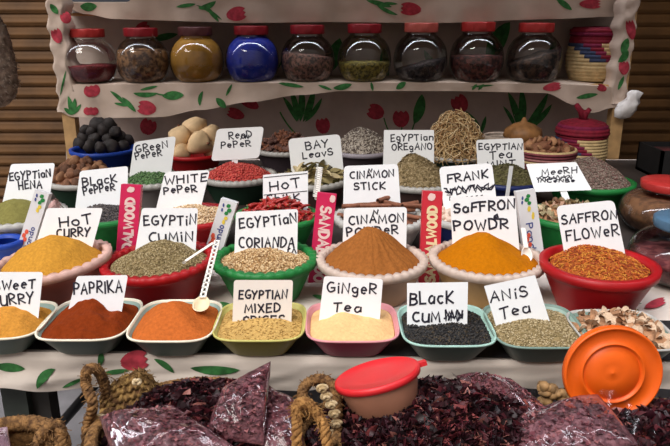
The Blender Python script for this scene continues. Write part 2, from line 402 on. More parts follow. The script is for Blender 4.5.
b = MB()                                                      # dark sheet, its black partly painting the shade under the front trays
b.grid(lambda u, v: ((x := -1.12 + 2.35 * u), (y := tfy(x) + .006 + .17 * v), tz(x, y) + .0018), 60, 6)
tag(b.build('dark_shade_sheet', mat('black_shade_sheet', (.022, .02, .022), .55, .3, 30)), 'dark sheet along the table front, its black partly painted shade beneath the square trays', 'sheet')

b = MB()                                                      # dark cover, its tone also painting the shade between the back rows
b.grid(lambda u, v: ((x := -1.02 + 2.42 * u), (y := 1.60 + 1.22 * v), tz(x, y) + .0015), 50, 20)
tag(b.build('dark_shade_sheet', mat('brown_black_shade_sheet', (.035, .025, .022), .7, .3, 12)), 'dark brown sheet beneath the back rows of bowls, with the shade of the gaps in its colour', 'sheet')

# ------------------------------------------------------------------ bowls, trays
def rim_info(cx, cy, hw, h):
    c = PZ(cx, cy, TZ + h); return c, hw * depth(c) / F
def bowl(name, label, cx, cy, hw, outm, rimm=None, h=.087, scallop=0, tilt=0., basef=.66, lip=.012, inm=None, group=None):
    c, r = rim_info(cx, cy, hw, h)
    base = Vector((c.x, c.y, TZ))
    t = .0035; rb = r * basef
    prof = [(rb * .2, .002), (rb, 0), (rb * 1.02, .004), (r * .90, h * .72), (r * .945, h * .80), (r * .965, h * .815), (r * .995, h * .84), (r + .001, h), (r - lip, h + .001), (r - lip - .004, h * .9), (r * .86, h * .7), (rb * .98, .008), (rb * .2, .006)]
    def mod(a, k, rr, z):
        if scallop and 6 <= k <= 8:
            s = abs(math.sin(a * scallop / 2)); rr += (.0014 * s) if k < 8 else (-.0045 * s); z += .0028 * s if k >= 7 else 0
        return (rr * math.cos(a), rr * math.sin(a), z)
    xf = Matrix.Rotation(tilt, 4, 'Y') if tilt else None
    th = thing(name, base, label, 'bowl', group)
    n = scallop * 4 if scallop else 64
    b = MB(); b.lathe(prof[:6], base, n, mod, xf=xf); b.lathe(prof[9:], base, n, mod, 1, cap0=False, cap1=True, xf=xf)
    b.build('body', [outm, inm or outm], th)
    b = MB(); b.lathe(prof[5:10], base, n, lambda a, k, rr, z: mod(a, k + 5, rr, z), cap0=False, xf=xf)
    b.build('rim', rimm or outm, th)
    return th, c, r
def superr(a, n): return (abs(math.cos(a)) ** n + abs(math.sin(a)) ** n) ** (-1 / n)
def tray(name, label, x0, x1, yb, yf, outm, rimm, inm, h=.047, n=4.2, yaw=0.):
    """rim box in pixels: left, right, back, front"""
    cyp = (yb + yf) / 2; c = PZ((x0 + x1) / 2, cyp, TZ + h)
    rx = (x1 - x0) / 2 * depth(c) / F; ry = (PZ((x0 + x1) / 2, yb, TZ + h) - PZ((x0 + x1) / 2, yf, TZ + h)).length / 2
    base = Vector((c.x, c.y, TZ + .003))
    th = thing(name, base, label, 'tray')
    prof = [(.3, .001), (.62, 0), (.66, .003), (.955, h - .004), (1., h - .003), (1.005, h), (.975, h + .001), (.955, h - .004), (.66, .006), (.3, .005)]
    def mod(a, k, rr, z):
        s = superr(a, n if rr > .8 else n * .9); return (rr * rx * s * math.cos(a), rr * ry * s * math.sin(a), z)
    xf = Matrix.Rotation(yaw, 4, 'Z') if yaw else None
    b = MB(); b.lathe(prof[:4], base, 72, mod, xf=xf); b.lathe(prof[7:], base, 72, mod, 1, cap0=False, cap1=True, xf=xf); b.build('body', [outm, inm], th)
    b = MB(); b.lathe(prof[3:8], base, 72, mod, cap0=False, xf=xf); b.build('rim', rimm, th)
    return th, c, rx, ry

# ------------------------------------------------------------------ heaps
OCT = [(1, 0, 0), (-1, 0, 0), (0, 1, 0), (0, -1, 0), (0, 0, 1), (0, 0, -1)]
OCTF = [(0, 2, 4), (2, 1, 4), (1, 3, 4), (3, 0, 4), (2, 0, 5), (1, 2, 5), (3, 1, 5), (0, 3, 5)]
def heap(name, label, c, rx, ry, peak, m, grains=None, p=1.5, n=2., lump=.004, lscale=18, seed=0., base_z=None, gm_=None, ridges=0, flat=.0, cat='spice'):
    """c = centre at the rim; peak = pixel of the crest; grains=(kind, count, length, width)"""
    pk = PY(peak[0], peak[1], c.y + .0); H = pk.z - (c.z - .012 if base_z is None else base_z); ox = max(-.45 * rx, min(.45 * rx, pk.x - c.x))
    z0 = c.z - .012 if base_z is None else base_z
    def zf(x, y):
        # x,y in unit footprint
        a = math.atan2(y, x); rr = math.hypot(x, y) / superr(a, n)
        px_ = ox / rx * max(0, 1 - rr)
        q = max(0, 1 - rr ** p) if p < 4 else max(0, 1 - rr ** p)
        q = min(q, 1 - flat) / (1 - flat) if flat else q
        zz = H * q
        e_ = min(1, (1 - rr) * 6)
        zz += lump * e_ * fbm(x * rx * lscale + seed, y * ry * lscale, seed) * 2
        if ridges: zz += .0025 * e_ * math.sin(a * ridges + 2 * fbm(x * 3, y * 3, seed)) * min(1, rr * 2)
        return zz
    def pt(x, y):
        rr = min(1, math.hypot(x, y)); sh = ox * max(0, 1 - rr)
        return Vector((c.x + x * rx + sh, c.y + y * ry, z0 + zf(x, y)))
    b = MB(); NR = 34; NA = 84
    def mod(a, k, rr, z):
        s = superr(a, n) * (k / NR) if k else .0005
        q = pt(s * math.cos(a), s * math.sin(a)); return (q.x - c.x, q.y - c.y, q.z)
    b.lathe([(0, 0)] * (NR + 1), (c.x, c.y, 0), NA, mod, cap0=True)
    # underside skirt so the heap is a body
    o = len(b.v)
    for i in range(NA):
        v = b.v[NR * NA + i]; b.v.append((c.x + (v[0] - c.x) * .88, c.y + (v[1] - c.y) * .88, v[2] - .010))
    for i in range(NA):
        j = (i + 1) % NA; b.f.append((NR * NA + i, NR * NA + j, o + j, o + i)); b.mi.append(0)
    b.f.append(tuple(o + i for i in range(NA))); b.mi.append(0)
    rr_ = random.Random(int(seed * 100) + 11)
    if grains:
        kind, cnt, gl, gw = grains
        for _ in range(cnt):
            while True:
                x, y = rr_.uniform(-1, 1), rr_.uniform(-1, 1); a = math.atan2(y, x)
                if math.hypot(x, y) / superr(a, n) < .985: break
            q = pt(x, y); s = rr_.uniform(.75, 1.25)
            nx = (pt(x + .03, y).z - pt(x - .03, y).z) / (.06 * rx); ny = (pt(x, y + .03).z - pt(x, y - .03).z) / (.06 * ry)
            nrm = Vector((-nx, -ny, 1)).normalized()
            mt = nrm.to_track_quat('Z', 'Y').to_matrix() @ Euler((rr_.uniform(-.5, .5), rr_.uniform(-.5, .5), rr_.uniform(0, 6.28))).to_matrix()
            if kind == 'seed':
                vs = [q + mt @ Vector((v[0] * gl * s / 2, v[1] * gw * s / 2, v[2] * gw * s / 2 + gw * .3)) for v in OCT]; b.add(vs, OCTF, 1)
            elif kind == 'flake':
                vs = [q + mt @ Vector((x_ * gl * s / 2, y_ * gw * s / 2, gl * .15 + z_ * gl * s)) for x_, y_, z_ in ((-1, -1, rr_.uniform(-.1, .3)), (1, -.7, rr_.uniform(-.1, .3)), (1, 1, rr_.uniform(-.1, .3)), (-1, .8, rr_.uniform(-.1, .3)))]
                b.add(vs, [(0, 1, 2, 3)], 1)
            elif kind == 'strand':
                ph = rr_.uniform(0, 6); up = rr_.uniform(.1, .9)
                pts = [q + mt @ Vector((t * gl * s, math.sin(t * 3 + ph) * gl * .18, up * gl * .5 * (1 - (2 * t) ** 2) + gl * .05)) for t in (-.5, -.3, -.1, .1, .3, .5)]
                b.tube(pts, gw / 2, 4, 1)
    o = b.build(name, [m, gm_ or m], origin=(c.x, c.y, z0))
    tag(o, label, cat, kind='stuff')
    return o, pt, z0

# ------------------------------------------------------------------ handwriting
def arc(cx, cy, rx, ry, a0, a1, n=7):
    return [(cx + rx * math.cos(R(a0 + (a1 - a0) * i / n)), cy + ry * math.sin(R(a0 + (a1 - a0) * i / n))) for i in range(n + 1)]
G = {
 'A': (.62, [[(0, 0), (.3, 1), (.6, 0)], [(.12, .38), (.5, .4)]]),
 'B': (.58, [[(.02, 0), (0, 1)], [(0, 1)] + arc(.22, .77, .28, .23, 90, -90) + [(.05, .53)], [(.05, .54)] + arc(.26, .27, .3, .27, 90, -90) + [(.02, 0)]]),
 'C': (.58, [arc(.36, .5, .34, .5, 60, 300, 12)]),
 'D': (.6, [[(.02, 0), (0, 1)] + arc(.15, .5, .42, .5, 90, -90, 10) + [(.02, 0)]]),
 'E': (.5, [[(.48, 1), (.02, .98), (0, 0), (.5, .03)], [(0, .52), (.4, .54)]]),
 'F': (.5, [[(.52, 1), (.02, .98), (0, 0)], [(0, .52), (.4, .54)]]),
 'G': (.64, [arc(.36, .5, .34, .5, 60, 320, 12) + [(.62, .42), (.36, .42)]]),
 'H': (.58, [[(0, 1), (.02, 0)], [(.56, 1), (.54, 0)], [(.02, .5), (.56, .52)]]),
 'I': (.12, [[(.05, 1), (.06, 0)]]),
 'K': (.56, [[(0, 1), (.02, 0)], [(.52, 1), (.03, .42), (.56, 0)]]),
 'L': (.46, [[(.02, 1), (0, 0), (.46, .04)]]),
 'M': (.74, [[(0, 0), (.08, 1), (.36, .25), (.64, 1), (.72, 0)]]),
 'N': (.6, [[(0, 0), (.04, 1), (.54, .02), (.58, 1)]]),
 'O': (.62, [arc(.31, .5, .3, .48, 100, 460, 14)]),
 'P': (.52, [[(.02, 0), (0, 1)] + arc(.2, .74, .3, .26, 90, -90) + [(.02, .48)]]),
 'R': (.56, [[(.02, 0), (0, 1)] + arc(.2, .75, .3, .25, 90, -90) + [(.03, .5), (.56, 0)]]),
 'S': (.54, [arc(.27, .75, .24, .25, 35, 250, 8) + arc(.25, .26, .27, .27, 75, -150, 9)]),
 'T': (.58, [[(0, .97), (.58, 1)], [(.3, .98), (.28, 0)]]),
 'U': (.58, [[(0, 1), (.01, .3)] + arc(.28, .26, .27, .26, 180, 350) + [(.57, 1), (.58, 0)]]),
 'V': (.56, [[(0, 1), (.28, 0), (.56, 1)]]),
 'W': (.8, [[(0, 1), (.18, 0), (.4, .7), (.6, 0), (.8, 1)]]),
 'X': (.56, [[(0, 1), (.54, 0)], [(.54, 1), (0, 0)]]),
 'Y': (.58, [[(0, 1), (.26, .45)], [(.58, 1), (.26, .45), (.14, -.1)]]),
 'a': (.5, [arc(.24, .3, .22, .3, 70, 360, 10) + [(.46, .62), (.47, 0)]]),
 'c': (.46, [arc(.26, .32, .24, .32, 55, 305, 10)]),
 'd': (.5, [arc(.24, .3, .22, .3, 40, 330, 9), [(.46, 1), (.47, 0)]]),
 'e': (.48, [[(.04, .34), (.44, .38)] + arc(.25, .34, .21, .3, 15, 300, 11)]),
 'g': (.5, [arc(.24, .36, .22, .28, 60, 360, 10) + [(.46, .6), (.45, -.1)] + arc(.25, -.1, .2, .2, 0, -150, 6)]),
 'h': (.48, [[(0, 1), (.02, 0)], [(.02, .4)] + arc(.24, .38, .22, .22, 170, 0, 6) + [(.46, 0)]]),
 'i': (.14, [[(.06, .62), (.07, 0)], [(.05, .88), (.09, .94)]]),
 'l': (.12, [[(.05, 1), (.06, 0)]]),
 'n': (.48, [[(0, .62), (.02, 0)], [(.02, .4)] + arc(.24, .38, .22, .22, 170, 0, 6) + [(.46, 0)]]),
 'o': (.46, [arc(.23, .31, .22, .3, 90, 450, 12)]),
 'v': (.42, [[(0, .62), (.2, 0), (.42, .62)]]),
 ' ': (.3, []),
}
def text_strokes(txt, x0, y0, x1, y1, h, gap=.24, jit=.035, seed=1, h1=None, flip=1):
    rg = random.Random(seed * 31 + len(txt)); tot = sum(G[c][0] for c in txt) + gap * (len(txt) - 1)
    dx, dy = x1 - x0, y1 - y0; L = math.hypot(dx, dy); ux, uy = dx / L, dy / L; vx, vy = uy * flip, -ux * flip
    k = L / tot; x = 0; res = []
    for c in txt:
        w, st = G[c]; jy = rg.uniform(-.06, .06); hs = .90 * (h + ((h1 or h) - h) * x / tot) * rg.uniform(.94, 1.06); sl = rg.uniform(-.05, .08)
        for s in st:
            pl = []
            for (a, bb) in s:
                a2 = (x + a + sl * bb + rg.uniform(-jit, jit) * .5) * k; b2 = (bb + jy + .05 + rg.uniform(-jit, jit)) * hs
                pl.append((x0 + ux * a2 + vx * b2, y0 + uy * a2 + vy * b2))
            res.append(pl)
        x += w + gap
    return res
def ribbon(b, S, pl, w, off=.0006, mi=0):
    n = len(pl)
    Lp, Rp = [], []
    for i, (x, y) in enumerate(pl):
        ax, ay = pl[max(0, i - 1)]; cx, cy = pl[min(n - 1, i + 1)]
        d0 = (x - ax, y - ay); d1 = (cx - x, cy - y)
        def nm(d):
            l = math.hypot(*d); return (d[0] / l, d[1] / l) if l > 1e-6 else None
        u0, u1 = nm(d0), nm(d1); u0 = u0 or u1; u1 = u1 or u0
        if u0 is None: return
        tx, ty = u0[0] + u1[0], u0[1] + u1[1]; l = math.hypot(tx, ty)
        if l < .5: tx, ty = u1; l = 1; k = 1
        else: tx, ty = tx / l, ty / l; k = min(1.5, 1 / max(.5, tx * u1[0] + ty * u1[1]))
        if i == 0: x -= tx * w * .35; y -= ty * w * .35
        if i == n - 1: x += tx * w * .35; y += ty * w * .35
        Lp.append((x - ty * w / 2 * k, y + tx * w / 2 * k)); Rp.append((x + ty * w / 2 * k, y - tx * w / 2 * k))
    vs = [S(*p, off) for p in Lp] + [S(*p, off) for p in Rp]
    b.add(vs, [(i, n + i, n + i + 1, i + 1) for i in range(n - 1)], mi)
def card(label, quad, y0, zref, lines, stem_=None, m=None, tilt=12, extra=None, sw=1.7, yaw=0., rc=3.0, seed=0):
    S = Plane((0, y0, zref), (math.sin(R(yaw)), -math.cos(R(tilt)), math.sin(R(tilt))))
    pts = []
    for i in range(4):
        p = Vector(quad[i]); a = (Vector(quad[i - 1]) - p).normalized(); c = (Vector(quad[(i + 1) % 4]) - p).normalized()
        p0, p2 = p + a * rc, p + c * rc
        for t in (0, .25, .5, .75, 1): pts.append((1 - t) ** 2 * p0 + 2 * t * (1 - t) * p + t * t * p2)
    fr = [S(*q, 0) for q in pts]; bk = [S(*q, -.0012) for q in pts]
    cx, cy = sum(q[0] for q in quad) / 4, sum(q[1] for q in quad) / 4
    low = min(v.z for v in fr); cen = S(cx, cy); cen.z = low
    th = thing('sign_card', cen, label, 'sign', 'handwritten spice signs')
    b = MB(); n = len(fr)
    b.add(fr + bk, [tuple(range(n))[::-1], tuple(range(n, 2 * n))] + [(i, (i + 1) % n, n + (i + 1) % n, n + i) for i in range(n)])
    b.build('card', m or M_CARD, th, smooth=False)
    b = MB()
    for k, ln in enumerate(lines):
        for s in text_strokes(*ln[:6], seed=seed * 7 + k, **(ln[6] if len(ln) > 6 else {})): ribbon(b, S, s, sw)
    for s in (extra or []): ribbon(b, S, s, sw * .9 if len(s) > 2 else sw * .5)
    if b.v: b.build('lettering', M_INK, th, smooth=False)
    if stem_:
        (x0, y0_), (x1, y1_), w = stem_; b = MB()
        q = [(x0 - w / 2, y0_), (x0 + w / 2, y0_), (x1 + w / 2, y1_), (x1 - w / 2, y1_)]
        f_ = [S(*p, -.002) for p in q]; k_ = [S(*p, -.005) for p in q]
        b.add(f_ + k_, [(3, 2, 1, 0), (4, 5, 6, 7)] + [(i, (i + 1) % 4, 4 + (i + 1) % 4, 4 + i) for i in range(4)]); b.build('stem', M_CARD, th, smooth=False)
    return th
def scrib(x0, y0, x1, y1, n, h, seed=0):
    rg = random.Random(seed); return [[(x0 + (x1 - x0) * (i + rg.uniform(-.8, .8)) / n, y0 + (y1 - y0) * i / n + rg.uniform(-h, h) / 2) for i in range(n + 1)]]

# ------------------------------------------------------------------ plastics and spices
def plastic(n, c, r=.45): return mat(n, c, r, .06, 25, .04, 30, spec=.32)
P_RED = plastic('red_plastic', (.36, .006, .009)); P_GRN = plastic('green_plastic', (.012, .17, .035)); P_DGRN = plastic('dark_green_plastic', (.018, .05, .03))
P_BLUE = plastic('blue_plastic', (.010, .05, .33)); P_DBLUE = plastic('navy_plastic', (.012, .022, .11)); P_PINKC = plastic('terracotta_plastic', (.40, .13, .10))
P_PINKR = plastic('pale_pink_plastic', (.60, .37, .31)); P_TAN = plastic('tan_plastic', (.34, .20, .12)); P_TANR = plastic('pale_rim_plastic', (.54, .42, .35)); P_OCH = plastic('ochre_plastic', (.36, .22, .08))
P_GREY = plastic('grey_plastic', (.30, .27, .26)); P_GREYR = plastic('pale_grey_plastic', (.44, .42, .39)); P_BRN = plastic('brown_plastic', (.10, .055, .05)); P_PURP = plastic('plum_grey_plastic', (.075, .055, .065))
P_TEAL = plastic('slate_green_plastic', (.085, .12, .105)); P_TEALI = plastic('sage_plastic', (.28, .38, .32)); P_CRM = plastic('cream_rim', (.76, .70, .55)); P_OLV = plastic('olive_plastic', (.30, .26, .045)); P_OLVI = plastic('pale_olive', (.52, .47, .14))
P_ROSE = plastic('rose_plastic', (.40, .035, .10)); P_ROSEI = plastic('pale_rose', (.66, .28, .30)); P_AQUA = plastic('aqua_plastic', (.36, .55, .47)); P_MINT = plastic('mint_grey', (.17, .25, .21)); P_WHT = plastic('off_white_plastic', (.72, .70, .66))
P_ORNG = mat('orange_plastic', (.80, .115, .006), .45, .05, 30, .05, 40)

def powder(n, c, var=.12): return mat(n, c, .95, var, 160, .55, 260, spec=.1)
S_HOT = powder('hot_curry_dust', (.50, .235, .030)); S_SWEET = powder('sweet_curry_dust', (.52, .225, .035)); S_PAP = powder('paprika_dust', (.185, .028, .004)); S_SAL = powder('salmon_dust', (.47, .115, .022))
S_MIX = powder('mixed_dust', (.50, .31, .10)); S_GIN = powder('ginger_dust', (.74, .46, .21), .07); S_CIN = powder('cinnamon_dust', (.29, .10, .022)); S_SAF = powder('saffron_dust', (.43, .135, .001), .08)
S_SAFL = mat('safflower', (.36, .10, .012), .9, island=[(.55, .17, .02), (.48, .10, .015), (.30, .05, .012), (.62, .26, .035)])
S_CUM = mat('cumin_seed', (.27, .2, .09), .8, island=[(.34, .25, .12), (.23, .17, .07), (.42, .33, .18), (.17, .12, .05)])
S_COR = mat('coriander_seed', (.4, .26, .12), .8, island=[(.55, .36, .18), (.42, .25, .10), (.66, .48, .27), (.28, .15, .06)])
S_BCU = mat('black_cumin_seed', (.012, .01, .01), .6, island=[(.012, .011, .011), (.02, .017, .015), (.008, .008, .008), (.03, .022, .016), (.012, .011, .011), (.06, .04, .02), (.012, .01, .01), (.02, .017, .015)])
S_ANI = mat('anise_seed', (.3, .22, .11), .8, island=[(.38, .29, .15), (.27, .20, .09), (.47, .37, .22), (.19, .14, .06)])
S_HEN = powder('henna_dust', (.19, .17, .05)); S_BPE = mat('black_peppercorn', (.05, .04, .04), .7, island=[(.06, .05, .05), (.03, .026, .028), (.11, .09, .08)])
S_WPE = mat('white_peppercorn', (.5, .36, .2), .8, island=[(.60, .42, .24), (.46, .30, .16), (.70, .54, .36)])
S_GPE = mat('green_peppercorn', (.10, .2, .07), .8, island=[(.10, .20, .07), (.17, .28, .12), (.06, .12, .05)])
S_RPE = mat('red_peppercorn', (.5, .06, .05), .6, island=[(.56, .07, .055), (.42, .035, .035), (.66, .13, .10)])
S_ORE = mat('oregano_leaf', (.25, .2, .1), .9, island=[(.31, .225, .115), (.21, .15, .07), (.42, .32, .18), (.17, .12, .05)])
S_MIN = mat('mint_leaf', (.10, .09, .04), .9, island=[(.12, .11, .04), (.08, .065, .03), (.17, .15, .07)])
S_MEE = mat('myrrh_bits', (.2, .14, .11), .9, island=[(.22, .16, .13), (.14, .10, .08), (.30, .23, .19), (.20, .10, .09)])
S_PAL = mat('pale_seed', (.3, .26, .22), .9, island=[(.42, .36, .30), (.20, .16, .13), (.58, .52, .45), (.12, .09, .08)])
S_STR = mat('straw', (.5, .34, .17), .85, island=[(.58, .40, .20), (.46, .29, .13), (.68, .52, .31), (.36, .20, .09)])
S_BRK = mat('brown_bark', (.16, .07, .04), .85, island=[(.22, .095, .05), (.13, .055, .03), (.30, .15, .085)])
S_CHI = mat('red_chilli_skin', (.36, .02, .015), .35, .3, 30)
S_STK = mat('cinnamon_bark', (.20, .075, .04), .8, .25, 45, .3)
S_BAY = mat('dried_bay_leaf', (.36, .29, .13), .8, .3, 25); S_BAY2 = mat('pale_bay_leaf', (.58, .47, .27), .8, .2, 25)
S_SHE = mat('pale_peel', (.62, .44, .30), .8, .25, 30); S_SHE2 = mat('brown_peel', (.36, .18, .09), .8, .3, 30)
S_DRK = mat('star_pod', (.13, .06, .045), .7, .4, 40); S_LIM = mat('dried_black_lime', (.018, .013, .012), .75, .5, 22, .6, 60); S_BAL = mat('pale_gall', (.66, .46, .26), .75, .22, 14, .2)
S_RES = mat('pale_resin', (.62, .47, .38), .5, .2, 30)

def put(o, loc, rot=(0, 0, 0)): o.location = loc; o.rotation_euler = rot; return o

# ---- front row: square trays
t, c, rx, ry = tray('square_tray', 'slate green square tray at the left end of the front row, holding sweet curry', -46, 49, 303, 338, P_TEAL, P_CRM, P_TEALI, yaw=.06)
heap('sweet_curry_powder', 'orange tan sweet curry powder in the leftmost front tray', c, rx * .87, ry * .87, (10, 308), S_SWEET, p=1.7, n=4.2, base_z=c.z - .006, lump=.003, seed=1)
card('white card reading SWEET CURRY', [(-14, 272), (43, 272), (38, 322), (-18, 322)], c.y + .012, TZ + .09, [('SWeeT', -6, 291, 35, 288, 9.5), ('CURRY', -8, 307, 34, 302, 11)], seed=3)
t, c, rx, ry = tray('square_tray', 'slate green square tray with cream rim holding paprika', 47, 136, 299, 339, P_TEAL, P_CRM, P_TEALI)
heap('paprika_powder', 'deep red brown paprika powder in a slate green tray', c, rx * .905, ry * .905, (88, 302), S_PAP, p=1.35, n=4.2, base_z=c.z - .006, lump=.006, lscale=22, seed=2)
card('white card reading PAPRIKA', [(77, 276), (128, 275), (120, 322), (65, 322)], c.y + .012, TZ + .09, [('PAPRIKA', 74, 295, 122, 292, 12.5)], seed=4)
t, c, rx, ry = tray('square_tray', 'slate green square tray holding salmon coloured powder, without any card', 134, 219, 300, 341, P_TEAL, P_CRM, P_TEALI)
heap('salmon_spice_powder', 'salmon orange spice powder in the front tray with the spoon', c, rx * .905, ry * .905, (170, 302), S_SAL, p=1.2, n=4.2, base_z=c.z - .006, lump=.003, seed=3)
SALC = c
t, c, rx, ry = tray('square_tray', 'olive yellow square tray holding mixed spices', 216, 306, 302, 341, P_OLV, P_OLVI, P_OLVI)
heap('mixed_spice_powder', 'sandy mixed spice powder in the olive yellow tray', c, rx * .905, ry * .905, (262, 319), S_MIX, ('seed', 500, .005, .003), p=1.5, n=4.2, base_z=c.z - .006, lump=.002, seed=4)
card('cream card reading EGYPTIAN MIXED SPICES', [(234, 280), (293, 280), (291, 330), (232, 330)], c.y + .012, TZ + .09, [('EGYPTIAN', 239, 299, 287, 299, 9), ('MIXED', 245, 313, 280, 312, 9), ('SPICES', 243, 326, 285, 325, 10)], m=M_CARDC, seed=5)
t, c, rx, ry = tray('square_tray', 'rose pink square tray holding ginger powder', 306, 398, 302, 342, P_ROSE, P_ROSEI, P_ROSEI)
heap('ginger_powder', 'pale cream ginger powder in the rose pink tray', c, rx * .905, ry * .905, (350, 314), S_GIN, p=1.5, n=4.2, base_z=c.z - .006, lump=.003, seed=5)
card('white card reading GINGER TEA', [(324, 276), (383, 279), (379, 330), (318, 328)], c.y + .012, TZ + .09, [('GiNgeR', 327, 292, 376, 295, 11), ('Tea', 333, 312, 361, 312, 10)], seed=6)
t, c, rx, ry = tray('square_tray', 'aqua rimmed square tray holding black cumin seeds', 399, 491, 304, 346, P_TEAL, P_AQUA, P_AQUA)
heap('black_cumin_seeds', 'black cumin seeds in the aqua rimmed tray', c, rx * .905, ry * .905, (440, 326), mat('black_bed', (.012, .01, .01), .8), ('seed', 2600, .006, .004), p=2., n=4.2, base_z=c.z - .006, lump=.002, seed=6, gm_=S_BCU)
card('white card reading BLACK CUMIN', [(407, 283), (468, 282), (467, 334), (407, 334)], c.y + .014, TZ + .09, [('BLacK', 410, 305, 453, 304, 13), ('CUM', 413, 322, 440, 322, 10)], seed=7, sw=2, rc=.8,
     extra=scrib(445, 313, 463, 315, 14, 9, 2) + scrib(445, 318, 463, 318, 12, 8, 3) + [[(446, 310), (446, 321)], [(452, 310), (451, 321)], [(458, 310), (458, 321)]])
t, c, rx, ry = tray('square_tray', 'mint grey square tray holding anise seeds', 488, 581, 304, 347, P_TEAL, P_MINT, P_TEALI)
heap('anise_seeds', 'brown green anise seeds in the mint grey tray', c, rx * .905, ry * .905, (537, 321), mat('anise_bed', (.25, .18, .08), .9), ('seed', 2600, .0062, .003), p=1.7, n=4.2, base_z=c.z - .006, lump=.002, seed=7, gm_=S_ANI)
card('white card reading ANIS TEA', [(484, 286), (535, 275), (551, 325), (499, 336)], c.y + .014, TZ + .09, [('ANiS', 491, 303, 528, 296, 11), ('Tea', 501, 320, 531, 312, 12)], seed=8, rc=.8)
t, c, rx, ry = tray('square_tray', 'pale grey tray of dried peel behind the orange lid', 574, 668, 311, 349, P_TEAL, P_GREYR, P_MINT)
o, pt, z0 = heap('peel_crumbs', 'bed of brown peel crumbs in the pale grey tray', c, rx * .9, ry * .88, (622, 320), S_SHE2, p=2.2, n=4.2, base_z=c.z - .006, lump=.003, seed=8)
def peel(m, seed):
    b = MB(); rg = random.Random(seed)
    def f(u, v): 
        a = u * 2 * math.pi; r = v * (1 + .25 * math.sin(2 * a + seed)) * .013
        return (r * math.cos(a), r * .7 * math.sin(a), .004 + .008 * v * v * math.sin(a * 1.5 + seed) + .003 * fbm(a, v * 3, seed))
    b.grid(f, 14, 4, closeu=True); b.grid(lambda u, v: (lambda q: (q[0] * .95, q[1] * .95, q[2] - .0025))(f(u, v)), 14, 4, closeu=True)
    return b
def scatter(protos, pt, cnt, seed, lift=.003, rad=.95, smin=.8, smax=1.2, tip=.5, nn=4.2, base_z=c.z - .006, front=None):
    rg = random.Random(seed); used = set(); i = 0; pts = []
    while i < cnt:
        best = None
        for _ in range(12):
            x, y = rg.uniform(-1, 1), rg.uniform(-1, 1); a = math.atan2(y, x)
            if math.hypot(x, y) / superr(a, nn) > rad: continue
            dmin = min([math.hypot(x - p[0], y - p[1]) for p in pts] or [9])
            if best is None or dmin > best[0]: best = (dmin, x, y)
        if best is None: continue
        _, x, y = best; pts.append((x, y)); q = pt(x, y); pr = protos[i % len(protos)]
        rot = (rg.uniform(-tip, tip), rg.uniform(-tip, tip), rg.uniform(0, 6.28)); s = rg.uniform(smin, smax); loc = (q.x, q.y, q.z + lift)
        if id(pr) in used: clone(pr, loc, rot, s)
        else: used.add(id(pr)); pr.location = loc; pr.rotation_euler = rot; pr.scale = (s, s, s)
        i += 1
pr = [tag(peel(S_SHE if k < 3 else S_SHE2, k).build('dried_peel', S_SHE if k < 3 else S_SHE2, origin=(0, 0, 0)), 'curled piece of pale dried peel in the tray behind the orange lid' if k < 3 else 'curled piece of brown dried peel in the tray behind the orange lid', 'dried peel', 'dried peel pieces') for k in range(4)]
scatter(pr, pt, 84, 5, smin=.5, smax=.8)

# ---- second row: scalloped bowls
def front_bowl(*a, **k): return bowl('spice_bowl', *a, **k)
th, c, r = front_bowl('terracotta bowl with scalloped pale pink rim heaped with hot curry', 55, 259, 58, P_PINKC, P_PINKR, scallop=30, tilt=-.10, inm=P_PINKR)
heap('hot_curry_powder', 'golden brown hot curry powder heaped in the terracotta bowl', c, r * .86, r * .86, (50, 236), S_HOT, p=1.6, lump=.003, seed=11)
card('white card reading HOT CURRY', [(47, 208), (103, 208), (90, 256), (34, 250)], c.y + .05, TZ + .12, [('HoT', 60, 228, 92, 224, 10), ('CURRY', 57, 238, 90, 236, 9)], seed=9)
th, c, r = front_bowl('red bowl with scalloped rim heaped with cumin seeds', 160, 259, 56, P_RED, scallop=34, tilt=-.04)
heap('cumin_seeds', 'brown green cumin seeds heaped in the red scalloped bowl', c, r * .86, r * .86, (164, 243), mat('cumin_bed', (.22, .16, .07), .9), ('seed', 3600, .0068, .003), p=1.5, lump=.003, seed=12, gm_=S_CUM)
card('white card reading EGYPTIN CUMIN', [(142, 208), (198, 208), (195, 262), (134, 258)], c.y + .04, TZ + .12, [('EGYPTiN', 144, 226, 196, 225, 10.5), ('CUMiN', 149, 243, 193, 241, 10)], seed=10)
th, c, r = front_bowl('bright green bowl with scalloped rim heaped with coriander seeds', 265, 257, 52, P_GRN, scallop=30)
heap('coriander_seeds', 'tan coriander seeds heaped in the bright green bowl', c, r * .88, r * .88, (262, 253), mat('coriander_bed', (.35, .2, .08), .9), ('seed', 3000, .0062, .0045), p=1.7, lump=.003, seed=13, gm_=S_COR)
card('white card reading EGYPTIAN CORIANDA', [(236, 212), (298, 209), (297, 262), (234, 262)], c.y + .04, TZ + .12, [('EGYPTiaN', 240, 229, 297, 223, 10.5), ('CORIANDA', 239, 248, 294, 248, 11)], seed=11, extra=[[(290, 248.5), (288, 249.5), (288, 252), (290, 253)], [(292, 253), (294, 248.5), (296, 253)]])
th, c, r = front_bowl('tan bowl with scalloped whitish rim heaped with cinnamon powder', 372, 258, 55, P_TAN, P_TANR, scallop=36, inm=P_TANR)
heap('cinnamon_powder', 'brown cone of cinnamon powder in the tan bowl', c, r * .90, r * .90, (371, 229), S_CIN, p=1.12, lump=.003, seed=14, ridges=22, flat=.10)
card('white card reading CINAMON POWDER', [(344, 208), (407, 207), (406, 258), (342, 258)], c.y + .05, TZ + .12, [('CINAMON', 349, 225, 404, 222, 9), ('POWDeR', 347, 237, 398, 234, 9)], seed=12, extra=[[(373, 214.5), (374, 210.5), (377, 214), (378, 210)]], rc=4)
th, c, r = front_bowl('ochre bowl with scalloped cream rim heaped with saffron powder', 487, 257, 57, P_OCH, P_TANR, scallop=38, inm=P_TANR)
